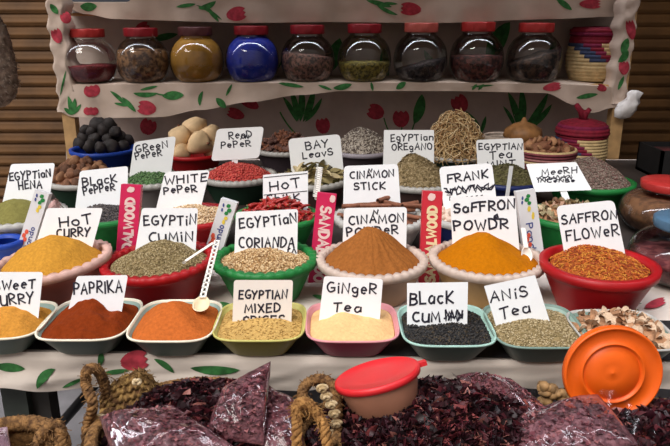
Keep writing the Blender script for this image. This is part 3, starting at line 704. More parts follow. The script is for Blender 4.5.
heap('saffron_powder', 'orange yellow cone of saffron powder in the ochre bowl', c, r * .91, r * .91, (480, 234), S_SAF, p=1.08, lump=.003, seed=15, flat=.12)
card('white card reading SAFFRON POWDER', [(450, 197), (515, 196), (520, 256), (453, 256)], c.y + .05, TZ + .12, [('SaFFRON', 454, 213, 515, 209, 10), ('POWDR', 454, 231, 508, 229, 10.5)], seed=13, extra=[[(494, 217.5), (498, 217), (497, 214.5), (494.5, 216), (495, 219), (499, 219)]], rc=1.5, sw=2)
SAFC = c
th, c, r = front_bowl('red bowl with plain flared rim holding saffron flower', 599, 262, 57, P_RED, h=.105, lip=.014, basef=.62)
heap('saffron_flower_petals', 'orange red saffron flower threads in the plain red bowl', c, r * .82, r * .82, (597, 250), mat('safflower_bed', (.32, .08, .01), .9), ('strand', 1500, .009, .0018), p=1.7, lump=.003, seed=16, gm_=S_SAFL)
card('white rounded card reading SAFFRON FLOWER', [(556, 206), (614, 200), (626, 257), (565, 258)], c.y + .055, TZ + .13, [('SAFFRON', 562, 224.5, 617, 219, 10), ('FLOWeR', 567, 242, 619, 235, 11.5)], seed=14, rc=6)
FLC = c

# ---- third row
def mid_bowl(*a, **k): return bowl('spice_bowl', *a, **k)
th, c, r = mid_bowl('pale grey bowl at the left edge holding green henna powder', 18, 213, 46, P_GREY, P_GREYR, scallop=30)
heap('henna_powder', 'olive green henna powder in the pale grey bowl', c, r * .8, r * .8, (13, 199), S_HEN, p=1.5, lump=.003, seed=21)
card('white card reading EGYPTIAN HENA', [(11, 164), (55, 163), (47, 214), (0, 214)], c.y + .04, TZ + .12, [('EGYPTiaN', 10, 181, 51, 177, 8.5), ('HENA', 19, 190, 42, 188, 8.5)], seed=15, sw=1.5)
o, pt, z0 = heap('petal_flakes', 'pinkish dried petals at the right side of the henna bowl', c + Vector((r * .72, .0, 0)), r * .24, r * .3, (57, 200), mat('pink_petal', (.42, .25, .23), .9, .35, 60), ('flake', 60, .016, 0), seed=22)
th, c, r = mid_bowl('small blue bowl at the left edge behind the hot curry bowl', 2, 240, 21, P_BLUE, h=.07, basef=.7)
th, c, r = mid_bowl('dark green bowl of black peppercorns behind the pink incense box', 104, 213, 38, P_GRN)
heap('black_peppercorns', 'black peppercorns under the black pepper card', c, r * .86, r * .86, (104, 209), S_BPE, ('seed', 1400, .006, .006), p=2, seed=23)
card('white card reading BLACK PEPPER', [(80, 171), (128, 166), (127, 209), (75, 209)], c.y + .04, TZ + .12, [('BLacK', 83, 187, 117, 182, 9), ('PePPeR', 84, 195.5, 115, 190, 8)], seed=16, sw=1.5)
th, c, r = mid_bowl('red bowl of white peppercorns behind the cumin bowl', 191, 214, 43, P_RED)
heap('white_peppercorns', 'cream white peppercorns in the red bowl behind the cumin', c, r * .88, r * .88, (191, 206), S_WPE, ('seed', 1800, .006, .006), p=1.7, seed=24)
card('white card reading WHITE PEPER', [(165, 172), (210, 170), (200, 211), (155, 213)], c.y + .03, TZ + .12, [('WHITE', 165, 185, 207, 181.5, 9), ('PePeR', 164, 194.5, 197, 192, 8)], seed=17, sw=1.5, rc=4)
th, c, r = mid_bowl('green bowl of red chillies behind the coriander bowl', 277, 214, 42, P_GRN)
o, pt, z0 = heap('chilli_flakes', 'bed of crushed red chilli in the green bowl', c, r * .9, r * .9, (277, 203), mat('chilli_bed', (.16, .012, .01), .7, .4, 60), p=1.6, lump=.004, seed=25)
def chilli(k):
    b = MB(); pts = [(.02 * (t - .5) * 1.6, .006 * math.sin(t * 2.5 + k), .003 * math.sin(t * 3)) for t in [i / 7 for i in range(8)]]
    b.tube(pts, lambda t: .0042 * (1 - t) ** .5 + .0008, 7); return b
S_STEMC = mat('chilli_stalk', (.25, .20, .08), .8)
prs = []
for k in range(3):
    o = tag(chilli(k).build('red_chilli', S_CHI, origin=(0, 0, 0)), 'small dried red chilli in the green bowl under the hot chilk card', 'chilli', 'dried red chillies')
    b = MB(); b.tube([(-.016, .006 * math.sin(k), 0), (-.022, .006 * math.sin(k) + .002, .002)], .0012, 5); b.build('stalk', S_STEMC, o); prs.append(o)
scatter(prs, pt, 110, 6, lift=.004, nn=2, smin=.9, smax=1.4)
card('white ruled card reading HOT CHILK', [(263, 175), (308, 171), (308, 212), (263, 212)], c.y + .03, TZ + .12, [('HoT', 270, 191, 301, 187, 10), ('ChiLK', 267, 202.5, 300, 200.5, 7.5)], seed=18, sw=1.5, rc=.8, extra=[[(264, 195), (307, 191)], [(264, 177.5), (307, 173.5)]])
th, c, r = mid_bowl('grey bowl with pale scalloped rim filled with cinnamon sticks', 380, 216, 46, P_GREY, P_GREYR, scallop=32)
b = MB(); b.lathe([(.01, -.02), (r * .84, -.018), (r * .84, -.012), (r * .5, -.006), (.01, -.004)], c, 40, cap1=True); tag(b.build('cinnamon_chips', S_STK), 'bed of cinnamon chips beneath the whole sticks', 'spice', kind='stuff')
def stick(L, k):
    b = MB(); n = 10
    def f(u, v):
        a = u * 2 * math.pi * 1.35; rr = .0075 - .0035 * u
        return ((v - .5) * L, rr * math.cos(a) + .0006 * math.sin(v * 20 + k), rr * math.sin(a) + .004 * math.sin(v * 3 + k) * .4)
    b.grid(f, 18, n); b.grid(lambda u, v: (lambda q: (q[0], q[1] * .8, q[2] * .8))(f(u, v)), 18, n); return b
stk = [((345, 213), (415, 210), .012, 'longest cinnamon stick lying across the front of the grey bowl'), ((342, 207), (395, 203), .02, 'cinnamon stick lying behind the longest one in the grey bowl'), ((372, 199), (402, 206), .03, 'short cinnamon stick slanting down to the right on top of the pile'),
       ((360, 206), (425, 206), .024, 'cinnamon stick reaching the right rim of the grey bowl'), ((338, 215), (372, 221), .006, 'cinnamon stick at the lower left of the pile'), ((388, 213), (422, 219), .006, 'cinnamon stick at the lower right of the pile'), ((378, 201), (397, 196), .036, 'uppermost stub of cinnamon stick tilted on the pile'), ((350, 211), (398, 216), .009, 'cinnamon stick crossing under the longest one'), ((382, 208), (418, 203), .018, 'cinnamon stick at the back right of the grey bowl')]
for k, (a, bb, dz, lab) in enumerate(stk):
    z = c.z - .004 + dz; A = PZ(*a, z); B = PZ(*bb, z); d = B - A
    o = tag(stick(d.length, k).build('cinnamon_stick', S_STK, origin=(0, 0, 0)), lab, 'cinnamon stick', 'cinnamon sticks'); o.location = (A + B) / 2; o.rotation_euler = (k, 0, math.atan2(d.y, d.x))
card('white rounded card reading CINNAMON STICK', [(344, 166), (398, 164), (401, 212), (343, 212)], c.y + .06, TZ + .13, [('CINAMON', 350, 179, 394, 177, 7.5), ('STICK', 354, 190, 385, 189, 7.5)], seed=19, sw=1.5, rc=4, extra=[[(368, 172), (369, 169), (371, 172), (372, 169)]])
th, c, r = mid_bowl('navy bowl of pale resin behind the saffron powder', 470, 215, 40, P_DBLUE, P_GREYR)
o, pt, z0 = heap('resin_crumbs', 'bed of pale resin crumbs in the navy bowl', c, r * .86, r * .86, (470, 205), S_RES, p=1.8, lump=.005, seed=26)
def lump_(rad, k, sq=1.):
    b = MB()
    def f(a, kk, rr, z):
        s = 1 + .28 * fbm(math.cos(a) * rr / rad + k, math.sin(a) * rr / rad, z / rad + k)
        return (rr * s * math.cos(a), rr * s * math.sin(a) * sq, z * s)
    N = 8; b.lathe([(max(.0004, rad * math.sin(math.pi * i / N)), -rad * math.cos(math.pi * i / N)) for i in range(N + 1)], (0, 0, 0), 12, f, cap1=True); return b
prs = [tag(lump_(.009, k * 3).build('resin_lump', S_RES, origin=(0, 0, 0)), 'pale frankincense resin lump in the navy bowl', 'resin', 'frankincense lumps') for k in range(3)]
scatter(prs, pt, 36, 8, lift=.004, nn=2)
card('white card with FRANK above a scribbled out word', [(439, 167), (492, 163), (498, 212), (444, 212)], c.y + .04, TZ + .12, [('FRANK', 448, 183, 488, 178, 9)], seed=20, sw=1.7, rc=5,
     extra=scrib(445, 192, 493, 187, 26, 9, 4) + scrib(445, 190, 493, 186, 20, 7, 5) + [[(450, 197), (450, 200), (453, 200)], [(447, 195), (452, 195)]] + [[(456 + 5 * i, 198 - .5 * i), (457.5 + 5 * i, 197.6 - .5 * i)] for i in range(6)])
th, c, r = mid_bowl('green bowl of mixed chips behind the saffron flower', 570, 214, 42, P_GRN)
o, pt, z0 = heap('root_crumbs', 'bed of brown root crumbs in the green bowl', c, r * .87, r * .87, (570, 204), S_SHE2, p=1.8, lump=.004, seed=27)
prs = [tag(peel(None, k).build('root_chip', mat('root_chip_' + 'abc'[k], col, .8, .25, 40), origin=(0, 0, 0)), lab, 'dried root', 'root chips') for k, (col, lab) in enumerate((((.52, .40, .25), 'sandy root chip in the green bowl behind the saffron flower card'), ((.30, .24, .13), 'olive root chip in the green bowl behind the saffron flower card'), ((.42, .24, .16), 'reddish root chip in the green bowl behind the saffron flower card')))]
scatter(prs, pt, 60, 9, nn=2, smin=.7, smax=1.1)

# ---- fourth row
th, c, r = mid_bowl('dark green bowl with pale rim heaped with brown bark lumps', 82, 178, 34, P_DGRN, P_GREYR)
o, pt, z0 = heap('bark_crumbs', 'bed of crumbled brown bark in the dark green bowl', c, r * .88, r * .88, (80, 160), S_BRK, p=1.5, lump=.006, seed=31)
prs = [tag(lump_(.016, k * 5 + 1, .7).build('bark_lump', mat('bark_' + 'abc'[k], col, .85, .35, 40, .5), origin=(0, 0, 0)), lab, 'bark', 'bark lumps') for k, (col, lab) in enumerate((((.22, .10, .055), 'reddish bark lump heaped beside the henna card'), ((.13, .06, .035), 'dark bark lump heaped beside the henna card'), ((.32, .16, .085), 'light brown bark lump heaped beside the henna card')))]
scatter(prs, pt, 54, 10, lift=.005, nn=2, smin=.7, smax=1.3)
th, c, r = mid_bowl('grey bowl of green peppercorns behind the white peper card', 152, 178, 34, P_GREY, P_GREYR, scallop=30)
heap('green_peppercorns', 'green peppercorns under the green peper card', c, r * .88, r * .88, (152, 172), S_GPE, ('seed', 1100, .007, .006), p=2, seed=32)
card('white card reading GREEN PEPER', [(134, 142), (176, 136), (171, 174), (129, 178)], c.y + .0, TZ + .12, [('GReeN', 136, 153, 168, 147.5, 7.5), ('PePeR', 136, 160, 162, 155.5, 7)], seed=21, sw=1.25, rc=4)
def pouch(cx, cy, y, w, h, d, m, name, lab, cat):
    b = MB(); C0 = PY(cx, cy, y)
    def f(a, k, rr, z):
        s = 1 + .1 * fbm(math.cos(a) * 2, math.sin(a) * 2, z * 30); return (w * rr * s * math.cos(a), d * rr * s * math.sin(a), z)
    b.lathe([(.3, 0), (.9, .004), (1, h * .4), (.85, h * .75), (.3, h), (.02, h * 1.02)], C0, 24, f, cap1=True)
    return tag(b.build(name, m), lab, cat)
o = pouch(190, 172, 2.36, .050, .036, .04, mat('pink_peppercorn_bag', (.36, .12, .12), .25, .3, 90, .4, coat=.6), 'spice_bag', 'small plastic bag of pink peppercorns behind the white peper card', 'bag'); o.location.z = TZ + .001; o.scale = (1, 1, 1.6)
th, c, r = mid_bowl('dark green bowl with pale rim holding red peppercorns', 238, 174, 38, P_DGRN, P_GREYR, scallop=36)
heap('red_peppercorns', 'bright red peppercorns around the white card stem', c, r * .9, r * .9, (238, 165), S_RPE, ('seed', 1500, .008, .007), p=2.2, seed=33)
card('white rounded card on a stem reading READ PEPER', [(217, 129), (264, 126.5), (259, 158), (211, 161)], c.y + .02, TZ + .12, [('ReaD', 229, 139.5, 252, 137.5, 7.5), ('PePeR', 221, 148.5, 251, 146.5, 6.5)], stem_=((235, 159), (234, 171), 6), seed=22, sw=1.2, rc=4, extra=scrib(241, 137, 249, 137, 10, 5, 8))
th, c, r = mid_bowl('brown bowl with pale scalloped rim filled with bay leaves', 312, 178, 37, P_BRN, P_GREYR, scallop=30)
o, pt, z0 = heap('leaf_crumbs', 'bed of crumbled bay leaf in the brown bowl', c, r * .88, r * .88, (312, 168), S_BAY, p=1.8, lump=.004, seed=34)
def bay(k):
    b = MB()
    def f(u, v): x = (v - .5) * .05; w = .011 * math.sin(math.pi * min(.98, v + .02)) ** .8; return (x, (u - .5) * 2 * w, .006 * math.cos(x * 70 + k) + .004 * abs(u - .5) * 2)
    b.grid(f, 6, 10); b.grid(lambda u, v: (lambda q: (q[0], q[1], q[2] - .0008))(f(u, v)), 6, 10); return b
prs = [tag(bay(k).build('bay_leaf', (S_BAY, S_BAY2, S_MIN)[k], origin=(0, 0, 0)), ('tan bay leaf in the brown bowl', 'pale bay leaf in the brown bowl', 'dark green bay leaf in the brown bowl')[k], 'bay leaf', 'dried bay leaves') for k in range(3)]
scatter(prs, pt, 48, 11, lift=.006, nn=2, tip=.7)
card('white rounded card reading BAY LEAVS', [(288, 139), (340, 134), (344, 174), (292, 176)], c.y + .04, TZ + .12, [('BAY', 306, 150, 329, 146.5, 8), ('Leavs'.replace('s', 'S'), 303, 159, 333, 155, 7)], seed=23, sw=1.3, rc=5)
th, c, r = mid_bowl('brown bowl with pale rim heaped with oregano', 419, 180, 38, P_BRN, P_GREYR, scallop=36)
heap('oregano_leaves', 'olive brown heap of oregano behind the cinnamon stick card', c, r * .9, r * .9, (413, 154), S_ORE, ('flake', 2200, .008, .004), p=1.5, lump=.003, seed=35)
card('white square card reading EGYPTIAN OREGANO', [(384, 130), (434, 130), (434, 168), (383, 168)], c.y + .05, TZ + .13, [('EgYPTian', 391, 141.5, 433, 140, 7), ('OREgANO', 392, 151, 432, 149.5, 7)], seed=24, sw=1.2, rc=.8)
th, c, r = mid_bowl('navy blue bowl of mint tea leaves', 507, 178, 37, P_DBLUE)
heap('mint_tea_leaves', 'dark brown green mint tea leaves in the navy bowl', c, r * .9, r * .9, (507, 165), S_MIN, ('flake', 1500, .009, .004), p=1.7, lump=.003, seed=36)
card('white card reading EGYPTIAN TEA MINT', [(476, 140), (523, 138), (525, 176), (478, 176)], c.y + .03, TZ + .12, [('EGYPTIAN', 479, 150, 522, 149.5, 6.5), ('Tea', 490, 159.5, 512, 158, 8), ('MINT', 487, 168, 515, 165.5, 6.5)], seed=25, sw=1.25, rc=3)
b = MB(); A = PY(509.5, 166, c.y - .12); B_ = PY(507, 197, c.y - .12)
b.box((B_.x - .006, B_.y - .001, B_.z), (B_.x + .006, B_.y + .001, A.z)); 
o = b.build('card_stick', M_CARD, smooth=False); tag(o, 'thin white card stick standing in front of the mint tea', 'stick'); o.rotation_euler = (0, .06, 0)
th, c, r = mid_bowl('large green bowl at the right end heaped with grey brown myrrh bits', 590, 180, 43, P_GRN, h=.095)
heap('myrrh_bits', 'grey brown myrrh bits heaped in the large green bowl', c, r * .92, r * .92, (590, 158), S_MEE, ('seed', 2600, .008, .006), p=1.5, lump=.004, seed=37)
card('white tilted card on a stem reading MEERH above scribbles', [(526, 164), (576, 162), (592, 190), (535, 192)], c.y - .16, TZ + .12, [('MeeRH', 542, 176, 577, 173, 6.5), ('INCeNSe', 538, 182.5, 575, 182, 3.2, dict(jit=.06))], stem_=((563, 190), (571, 211), 7), seed=26, sw=1.1, rc=1.5, tilt=25, extra=scrib(537, 178, 572, 177, 24, 4.5, 9) + scrib(538, 179, 573, 178, 20, 3.5, 10))

# ---- back row
th, c, r = mid_bowl('bright blue bowl heaped with dried black limes', 104, 148, 33, P_BLUE, h=.085)
lp = [(80, 143, 0), (90, 146, 0), (101, 147, 0), (112, 146, 0), (124, 145, 0), (85, 136, .02), (96, 138, .025), (108, 138, .03), (120, 137, .02), (92, 130, .06), (104, 129, .065), (116, 131, .06), (86, 129, .05), (110, 124, .085), (98, 124, .08), (128, 139, .01)]
names = ['at the left front', 'second from the left in the front row', 'at the middle of the front row', 'right of the middle in front', 'at the right end of the front row', 'at the left of the second layer', 'left of the middle in the second layer', 'right of the middle in the second layer', 'at the right of the second layer', 'at the left of the upper layer', 'in the middle of the upper layer', 'at the right of the upper layer', 'at the far left of the upper layer', 'at the very top right', 'at the very top left', 'touching the right rim']
pr = None
for k, (px, py, dz) in enumerate(lp):
    q = PZ(px, py + 1, c.z + dz * .9 + .004)
    q.y = max(min(q.y, c.y + r * .62), c.y - r * .62); q = PY(px, py + 1, q.y); q.z = max(q.z, c.z - .012)
    lab = 'black dried lime ' + names[k] + ' of the blue bowl'
    if pr is None:
        pr = tag(lump_(.030, 2).build('dried_lime', S_LIM, origin=(0, 0, 0)), lab, 'dried lime', 'dried black limes'); pr.location = q
        b = MB(); b.tube([(0, 0, .024), (.002, 0, .030)], .003, 6); b.build('stem_end', S_DRK, pr)
    else: clone(pr, q, (k * 1.3, k * .7, k * 2.1), .75 + .5 * rnd.random(), lab)
th, c, r = mid_bowl('red bowl heaped with pale round galls behind the green peper card', 194, 152, 30, P_RED, h=.08)
pr = None
for k, (px, py, d, s, lab) in enumerate(((179.5, 137, -.025, 1.0, 'pale round gall at the left of the red bowl'), (199, 143, -.055, 1.05, 'pale round gall at the front of the red bowl'), (195, 127.5, .03, 1.05, 'pale round gall on the top of the pile'), (211, 134, .015, .9, 'yellowish gall at the right beside the read peper card'), (181, 152, -.06, .8, 'pale gall low behind the corner of the green peper card'), (213, 150, -.02, .8, 'pale gall low at the right of the red bowl'))):
    q = PY(px, py, c.y + d)
    if pr is None:
        pr = tag(lump_(.043, 9).build('round_gall', S_BAL, origin=(0, 0, 0)), lab, 'gall nut', 'pale galls'); pr.location = q; pr.scale = (s,) * 3
        b = MB(); b.tube([(0, .0, .040), (0, .0, .048)], .005, 8); b.build('stem_end', S_STK, pr)
    else: clone(pr, q, (k * .9 + .6, k * .5, k), s, lab)
th, c, r = mid_bowl('plum grey bowl with pale rim of dark star pods', 287, 147, 34, P_PURP, P_GREYR, h=.085, scallop=40)
o, pt, z0 = heap('pod_crumbs', 'bed of dark broken pods in the plum grey bowl', c, r * .9, r * .9, (290, 136), S_DRK, p=2, lump=.006, seed=41)
def star(k):
    b = MB()
    for i in range(7):
        a = i * 2 * math.pi / 7; ca, sa = math.cos(a), math.sin(a)
        b.tube([(0, 0, 0), (.010 * ca, .010 * sa, .001), (.019 * ca, .019 * sa, .004)], lambda t: .0022 + .0035 * math.sin(math.pi * t) , 6)
    return b
prs = [tag(star(k).build('star_pod', (S_DRK, S_STK)[k], origin=(0, 0, 0)), ('dark star shaped pod behind the bay leavs card', 'reddish star shaped pod behind the bay leavs card')[k], 'star anise', 'star pods') for k in range(2)]
scatter(prs, pt, 40, 12, lift=.006, nn=2, tip=.9)
th, c, r = mid_bowl('plum grey bowl with lilac rim heaped with pale seeds', 362, 149, 30, P_PURP, plastic('lilac_rim', (.36, .32, .36)), h=.09)
heap('pale_speckled_seeds', 'pale grey speckled seeds behind the bay leavs card', c, r * .92, r * .92, (362, 129), S_PAL, ('seed', 1300, .014, .006), p=2.2, lump=.004, seed=42)
th, c, r = mid_bowl('dark bowl with pale rim heaped with straw', 457, 153, 31, P_DGRN, P_GREYR, h=.085)
heap('straw_strands', 'tall tangled heap of straw coloured fibres', c, r * .88, r * .88, (452, 118), S_STR, ('strand', 1100, .07, .0035), p=1.9, lump=.008, seed=43)
# coil baskets
B_CRM = mat('cream_palm_coil', (.60, .44, .22), .8, .15, 40, .4, 120); B_RED = mat('red_palm_coil', (.22, .008, .025), .8, .2, 60, .4, 120); B_BLU = mat('blue_palm_coil', (.035, .05, .11), .8, .2, 60, .4, 120); B_MAG = mat('magenta_palm_coil', (.20, .010, .05), .8, .2, 60, .4, 120)
def coil(prof, rows, b, c, mi, n=64):
    L = [0]
    for a, bb in zip(prof, prof[1:]): L.append(L[-1] + math.hypot(a[0] - bb[0], a[1] - bb[1]))
    pts = []
    for i in range(rows * 5 + 1):
        s = L[-1] * i / (rows * 5); k = max(j for j in range(len(L)) if L[j] <= s + 1e-9); k = min(k, len(prof) - 2)
        t = (s - L[k]) / (L[k + 1] - L[k]); p = Vector(prof[k]).lerp(Vector(prof[k + 1]), t); d = (Vector(prof[k + 1]) - Vector(prof[k])).normalized()
        w = .0042 * abs(math.sin(math.pi * i / 5)); pts.append((p.x + d.y * w, p.y - d.x * w))
    b.lathe(pts, c, n, mi=lambda u, k: mi(u, k // 5), cap0=True, cap1=False)
def pat(u, row, top):                                         # stepped diagonal motif, once on each side
    k = top - row
    if k < 0: return 1
    if k > 5 or k < 1: return 0 if k > 5 else 1
    x = math.sin((u - .75) * 2 * math.pi) * 25 + 12; x0 = -15 + 3.6 * (k - 1); x1 = x0 + 8 + k; x2 = 8 + 3.2 * (k - 1)
    if k >= 5: x2 = 22
    if x0 < x < x1: return 2
    if x1 <= x < x2: return 3 if k % 2 else 1
    return 0
BM = [B_CRM, B_RED, B_BLU, B_MAG]
c = PZ(591, 79, zsh + .003); c = Vector((PY(591, 79, 3.02).x, 3.02, zsh + .001))
cb = thing('coil_basket', c, 'coiled basket with red rim and stepped pattern on the middle shelf beside the jars', 'basket')
k_ = depth(c) / F
b = MB(); coil([(15 * k_, 0), (21 * k_, 1.5 * k_), (25 * k_, 12 * k_), (25.5 * k_, 24 * k_), (23.5 * k_, 40 * k_), (22.5 * k_, 43 * k_)], 14, b, c, lambda u, r_: pat(u, r_, 12)); b.build('body', BM, cb)
b = MB(); coil([(23.5 * k_, 43 * k_), (24.2 * k_, 45 * k_), (24.2 * k_, 48 * k_), (22 * k_, 50 * k_), (10 * k_, 50.6 * k_), (1 * k_, 51 * k_)], 8, b, c, lambda u, r_: 1 if r_ % 3 else 3); b.build('lid', BM, cb)
c = PZ(579, 167, TZ + .002); c = Vector((PY(579, 160, 2.68).x, 2.68, TZ + .001)); k_ = depth(c) / F
cb = thing('coil_basket', c, 'coiled lidded basket with a red knob on the table below the shelf', 'basket')
b = MB(); zt = PY(579, 134, 2.68).z - TZ; coil([(16 * k_, 0), (22 * k_, 3 * k_), (25 * k_, zt * .45), (23.5 * k_, zt)], 13, b, c, lambda u, r_: pat((u + .06) % 1, r_, 12)); b.build('body', BM, cb)
b = MB(); coil([(25 * k_, zt), (25 * k_, zt + 4 * k_), (22 * k_, zt + 10 * k_), (12 * k_, zt + 13 * k_), (5 * k_, zt + 14 * k_)], 8, b, c, lambda u, r_: 1 if r_ != 2 else 3); lid = b.build('lid', BM, cb)
b = MB(); zk = c.z + zt + 13 * k_
for a, l in ((-.6, 15), (.35, 11), (.05, 9)): b.tube([(c.x, c.y, zk), (c.x + math.sin(a) * l * .4 * k_, c.y, zk + l * .6 * k_), (c.x + math.sin(a) * l * k_ * 1.1, c.y - .01, zk + l * k_ * 1.05)], lambda t: (4.5 - 1.5 * t) * k_ * .8, 8)
b.build('knob', B_RED, lid)
# flat dishes at the back right
c = PZ(494, 138, TZ + .10); base = Vector((c.x, 2.66, TZ)); c = PY(494, 136, 2.66); hh = c.z - TZ; k_ = depth(c) / F
d = thing('coil_basket', base, 'pale rimmed shallow basket behind the mint tea card', 'basket')
b = MB(); coil([(12 * k_, 0), (17 * k_, hh * .5), (19 * k_, hh), (17.5 * k_, hh + .002), (15 * k_, hh * .6), (10 * k_, .01)], 18, b, base, lambda u, r_: 0 if 8 <= r_ <= 10 else (2 if r_ % 2 else 1)); b.build('body', [mat('pale_coil', (.45, .36, .30), .8, .2, 60), mat('brown_coil', (.14, .06, .05), .8, .2, 60), B_BLU], d)
c = PY(546, 149, 2.46); base = Vector((c.x, 2.46, TZ)); hh = c.z - TZ; k_ = depth(c) / F
d = thing('coil_basket', base, 'shallow dark pink basket of bark chips before the lidded basket', 'basket')
b = MB(); coil([(20 * k_, 0), (27 * k_, hh * .5), (30 * k_, hh), (28 * k_, hh + .003), (25 * k_, hh * .6), (18 * k_, .01)], 22, b, base, lambda u, r_: (0, 1, 1, 2)[r_ % 4]); b.build('body', [mat('dusty_pink_coil', (.36, .15, .14), .8, .2, 60), mat('wine_coil', (.19, .04, .05), .8, .2, 60), B_CRM], d)
o, pt, z0 = heap('chip_crumbs', 'bed of bark crumbs in the dark pink basket', c, 26 * k_, 26 * k_, (546, 141), S_BRK, p=2, lump=.006, seed=44)
prs = [tag(lump_(.015, k * 7 + 3, .5).build('bark_chip', (S_STK, S_SHE2)[k], origin=(0, 0, 0)), ('dark bark chip in the dark pink basket', 'light bark chip in the dark pink basket')[k], 'bark', 'bark chips') for k in range(2)]
scatter(prs, pt, 36, 13, lift=.006, nn=2, tip=.9)
q = PY(523, 133, 2.62); b = MB(); 
b.lathe([(.004, -.05), (.045, -.045), (.075, -.01), (.07, .015), (.04, .035), (.012, .045), (.006, .06), (.002, .062)], q, 28, lambda a, k, r_, z: (r_ * (1 + .05 * math.cos(8 * a)) * math.cos(a), r_ * (1 + .05 * math.cos(8 * a)) * math.sin(a), z), cap1=True)
o = tag(b.build('dried_gourd', mat('orange_brown_skin', (.28, .13, .045), .6, .35, 20, .2)), 'orange brown dried gourd between the two shallow baskets', 'gourd'); 
# ------------------------------------------------------------------ glass jars on the shelf
L_RED = plastic('jar_lid_red', (.36, .025, .022), .35); L_DRED = plastic('jar_lid_dark_red', (.24, .012, .018), .35); L_BRN = plastic('jar_lid_brown', (.085, .025, .025), .35); L_PNK = plastic('jar_lid_coral', (.44, .085, .065), .35); L_BLU = plastic('jar_lid_blue', (.07, .14, .22), .4)
JP = [(.46, 0), (.64, .01), (.86, .11), (.99, .29), (1.0, .42), (.94, .58), (.78, .71), (.60, .785), (.55, .82), (.55, .93)]
def smooth(prof, n=4):
    o = []
    for i in range(len(prof) - 1):
        p0, p1, p2, p3 = [Vector(prof[max(0, min(len(prof) - 1, i + k))]) for k in (-1, 0, 1, 2)]
        for j in range(n):
            t = j / n; o.append(tuple(.5 * ((2 * p1) + (p2 - p0) * t + (2 * p0 - 5 * p1 + 4 * p2 - p3) * t * t + (3 * p1 - p0 - 3 * p2 + p3) * t ** 3)))
    o.append(prof[-1]); return o
JS = smooth(JP)
def jar(label, base, Rr, H, lidm, fill=0., cm=None, cname=None, clabel=None, tiltf=0., pieces=None):
    th = thing('glass_jar', base, label, 'jar')
    b = MB(); b.lathe([(r * Rr, z * H) for r, z in JS], base, 48); b.build('glass_body', M_GLASS, th)
    b = MB(); zl = .845 * H; lr = Rr * .63
    b.lathe([(lr * .96, zl), (lr, zl + .004), (lr, H * .985), (lr * .96, H), (lr * .4, H * 1.004), (.002, H * 1.004)], base, 60, lambda a, k, r, z: ((r - .0025 * (k in (1, 2)) * (math.sin(a * 30) > 0)) * math.cos(a), (r - .0025 * (k in (1, 2)) * (math.sin(a * 30) > 0)) * math.sin(a), z), cap1=True); b.build('lid', lidm, th)
    if fill:
        b = MB(); pr = [(r * Rr * .955, z * H + .004) for r, z in JS if z <= fill]; zt = pr[-1][1]; rt = pr[-1][0]
        pr += [(rt * .6, zt + .004), (rt * .1, zt + .006)]
        def f(a, k, r, z):
            s = 1 - .03 * max(0, fbm(math.cos(a) * 3 + label.__len__(), math.sin(a) * 3, z * 25)); x, y = r * s * math.cos(a), r * s * math.sin(a)
            w = max(0, (z - .25 * fill * H) / (fill * H)); zz = z + w * (tiltf * x / Rr * H + .012 * fbm(x * 30, y * 30, 3))
            mx = JS[min(range(len(JS)), key=lambda i: abs(JS[i][1] * H - zz))][0] * Rr * .955; q = math.hypot(x, y)
            if q > mx: x *= mx / q; y *= mx / q
            return (x, y, zz)
        b.lathe(pr, base, 40, f, cap1=True); tag(b.build(cname, cm, origin=(base.x, base.y, base.z + .004)), clabel, 'spice', kind='stuff')
    return th
def mott(n, a, b_, s): return mat(n, a, .85, 0, s, .5, s * 1.5, col2=b_, det_lo=.42, det_hi=.58)
jars = [
 (92, 26.5, 28, L_RED, .31, mott('wine_powder', (.16, .014, .022), (.24, .03, .035), 60), 'wine_red_powder', 'wine red powder low in the leftmost jar', 0, 'leftmost glass jar with red lid and a low layer of wine red powder'),
 (144.5, 26, 27, L_DRED, .60, mott('bark_rolls', (.10, .05, .03), (.36, .19, .09), 55), 'bark_pieces', 'brown bark pieces in the second jar', 0, 'glass jar with red lid filled with brown bark pieces'),
 (198, 26.5, 26, L_BRN, .84, mat('turmeric_fill', (.42, .21, .028), .85, .14, 30, .3, 50), 'yellow_powder', 'mustard yellow powder filling the third jar', 0, 'glass jar with brown lid full of mustard yellow powder'),
 (253, 26.5, 25, L_DRED, .80, mat('indigo_fill', (.012, .03, .36), .75, .18, 26, .3, 50), 'blue_powder', 'bright blue powder filling the jar', 0, 'glass jar with dark red lid full of bright blue powder'),
 (308, 26.5, 24, L_DRED, .48, mott('potpourri_mix', (.07, .045, .04), (.34, .17, .13), 80), 'dried_flower_mix', 'brown pink dried flower mix half filling the fifth jar', -.08, 'glass jar with dark red lid half full of brown pink dried flowers'),
 (364, 26.5, 23, L_DRED, .34, mott('yellow_buds', (.10, .085, .02), (.38, .30, .06), 90), 'yellow_buds', 'yellow green buds low in the sixth jar', 0, 'glass jar with dark red lid and a layer of yellow green buds'),
 (419.5, 26.5, 22, L_PNK, .32, mott('dark_seed_fill', (.018, .015, .017), (.07, .05, .05), 90), 'dark_seeds', 'dark seeds sloping in the coral lidded jar', .16, 'glass jar with coral lid and dark seeds sloping to one side'),
 (475, 26.5, 21, L_RED, .44, mott('hibiscus_fill', (.045, .02, .02), (.20, .06, .05), 70), 'dark_petals', 'dark reddish petals in the jar second from the coil basket', 0, 'glass jar with red lid and dark reddish petals'),
 (532, 27, 22, L_RED, .42, mott('black_bark', (.02, .015, .016), (.12, .07, .05), 50), 'black_bark', 'blackish bark sloping in the jar beside the coil basket', .18, 'glass jar with red lid and blackish bark beside the coil basket')]
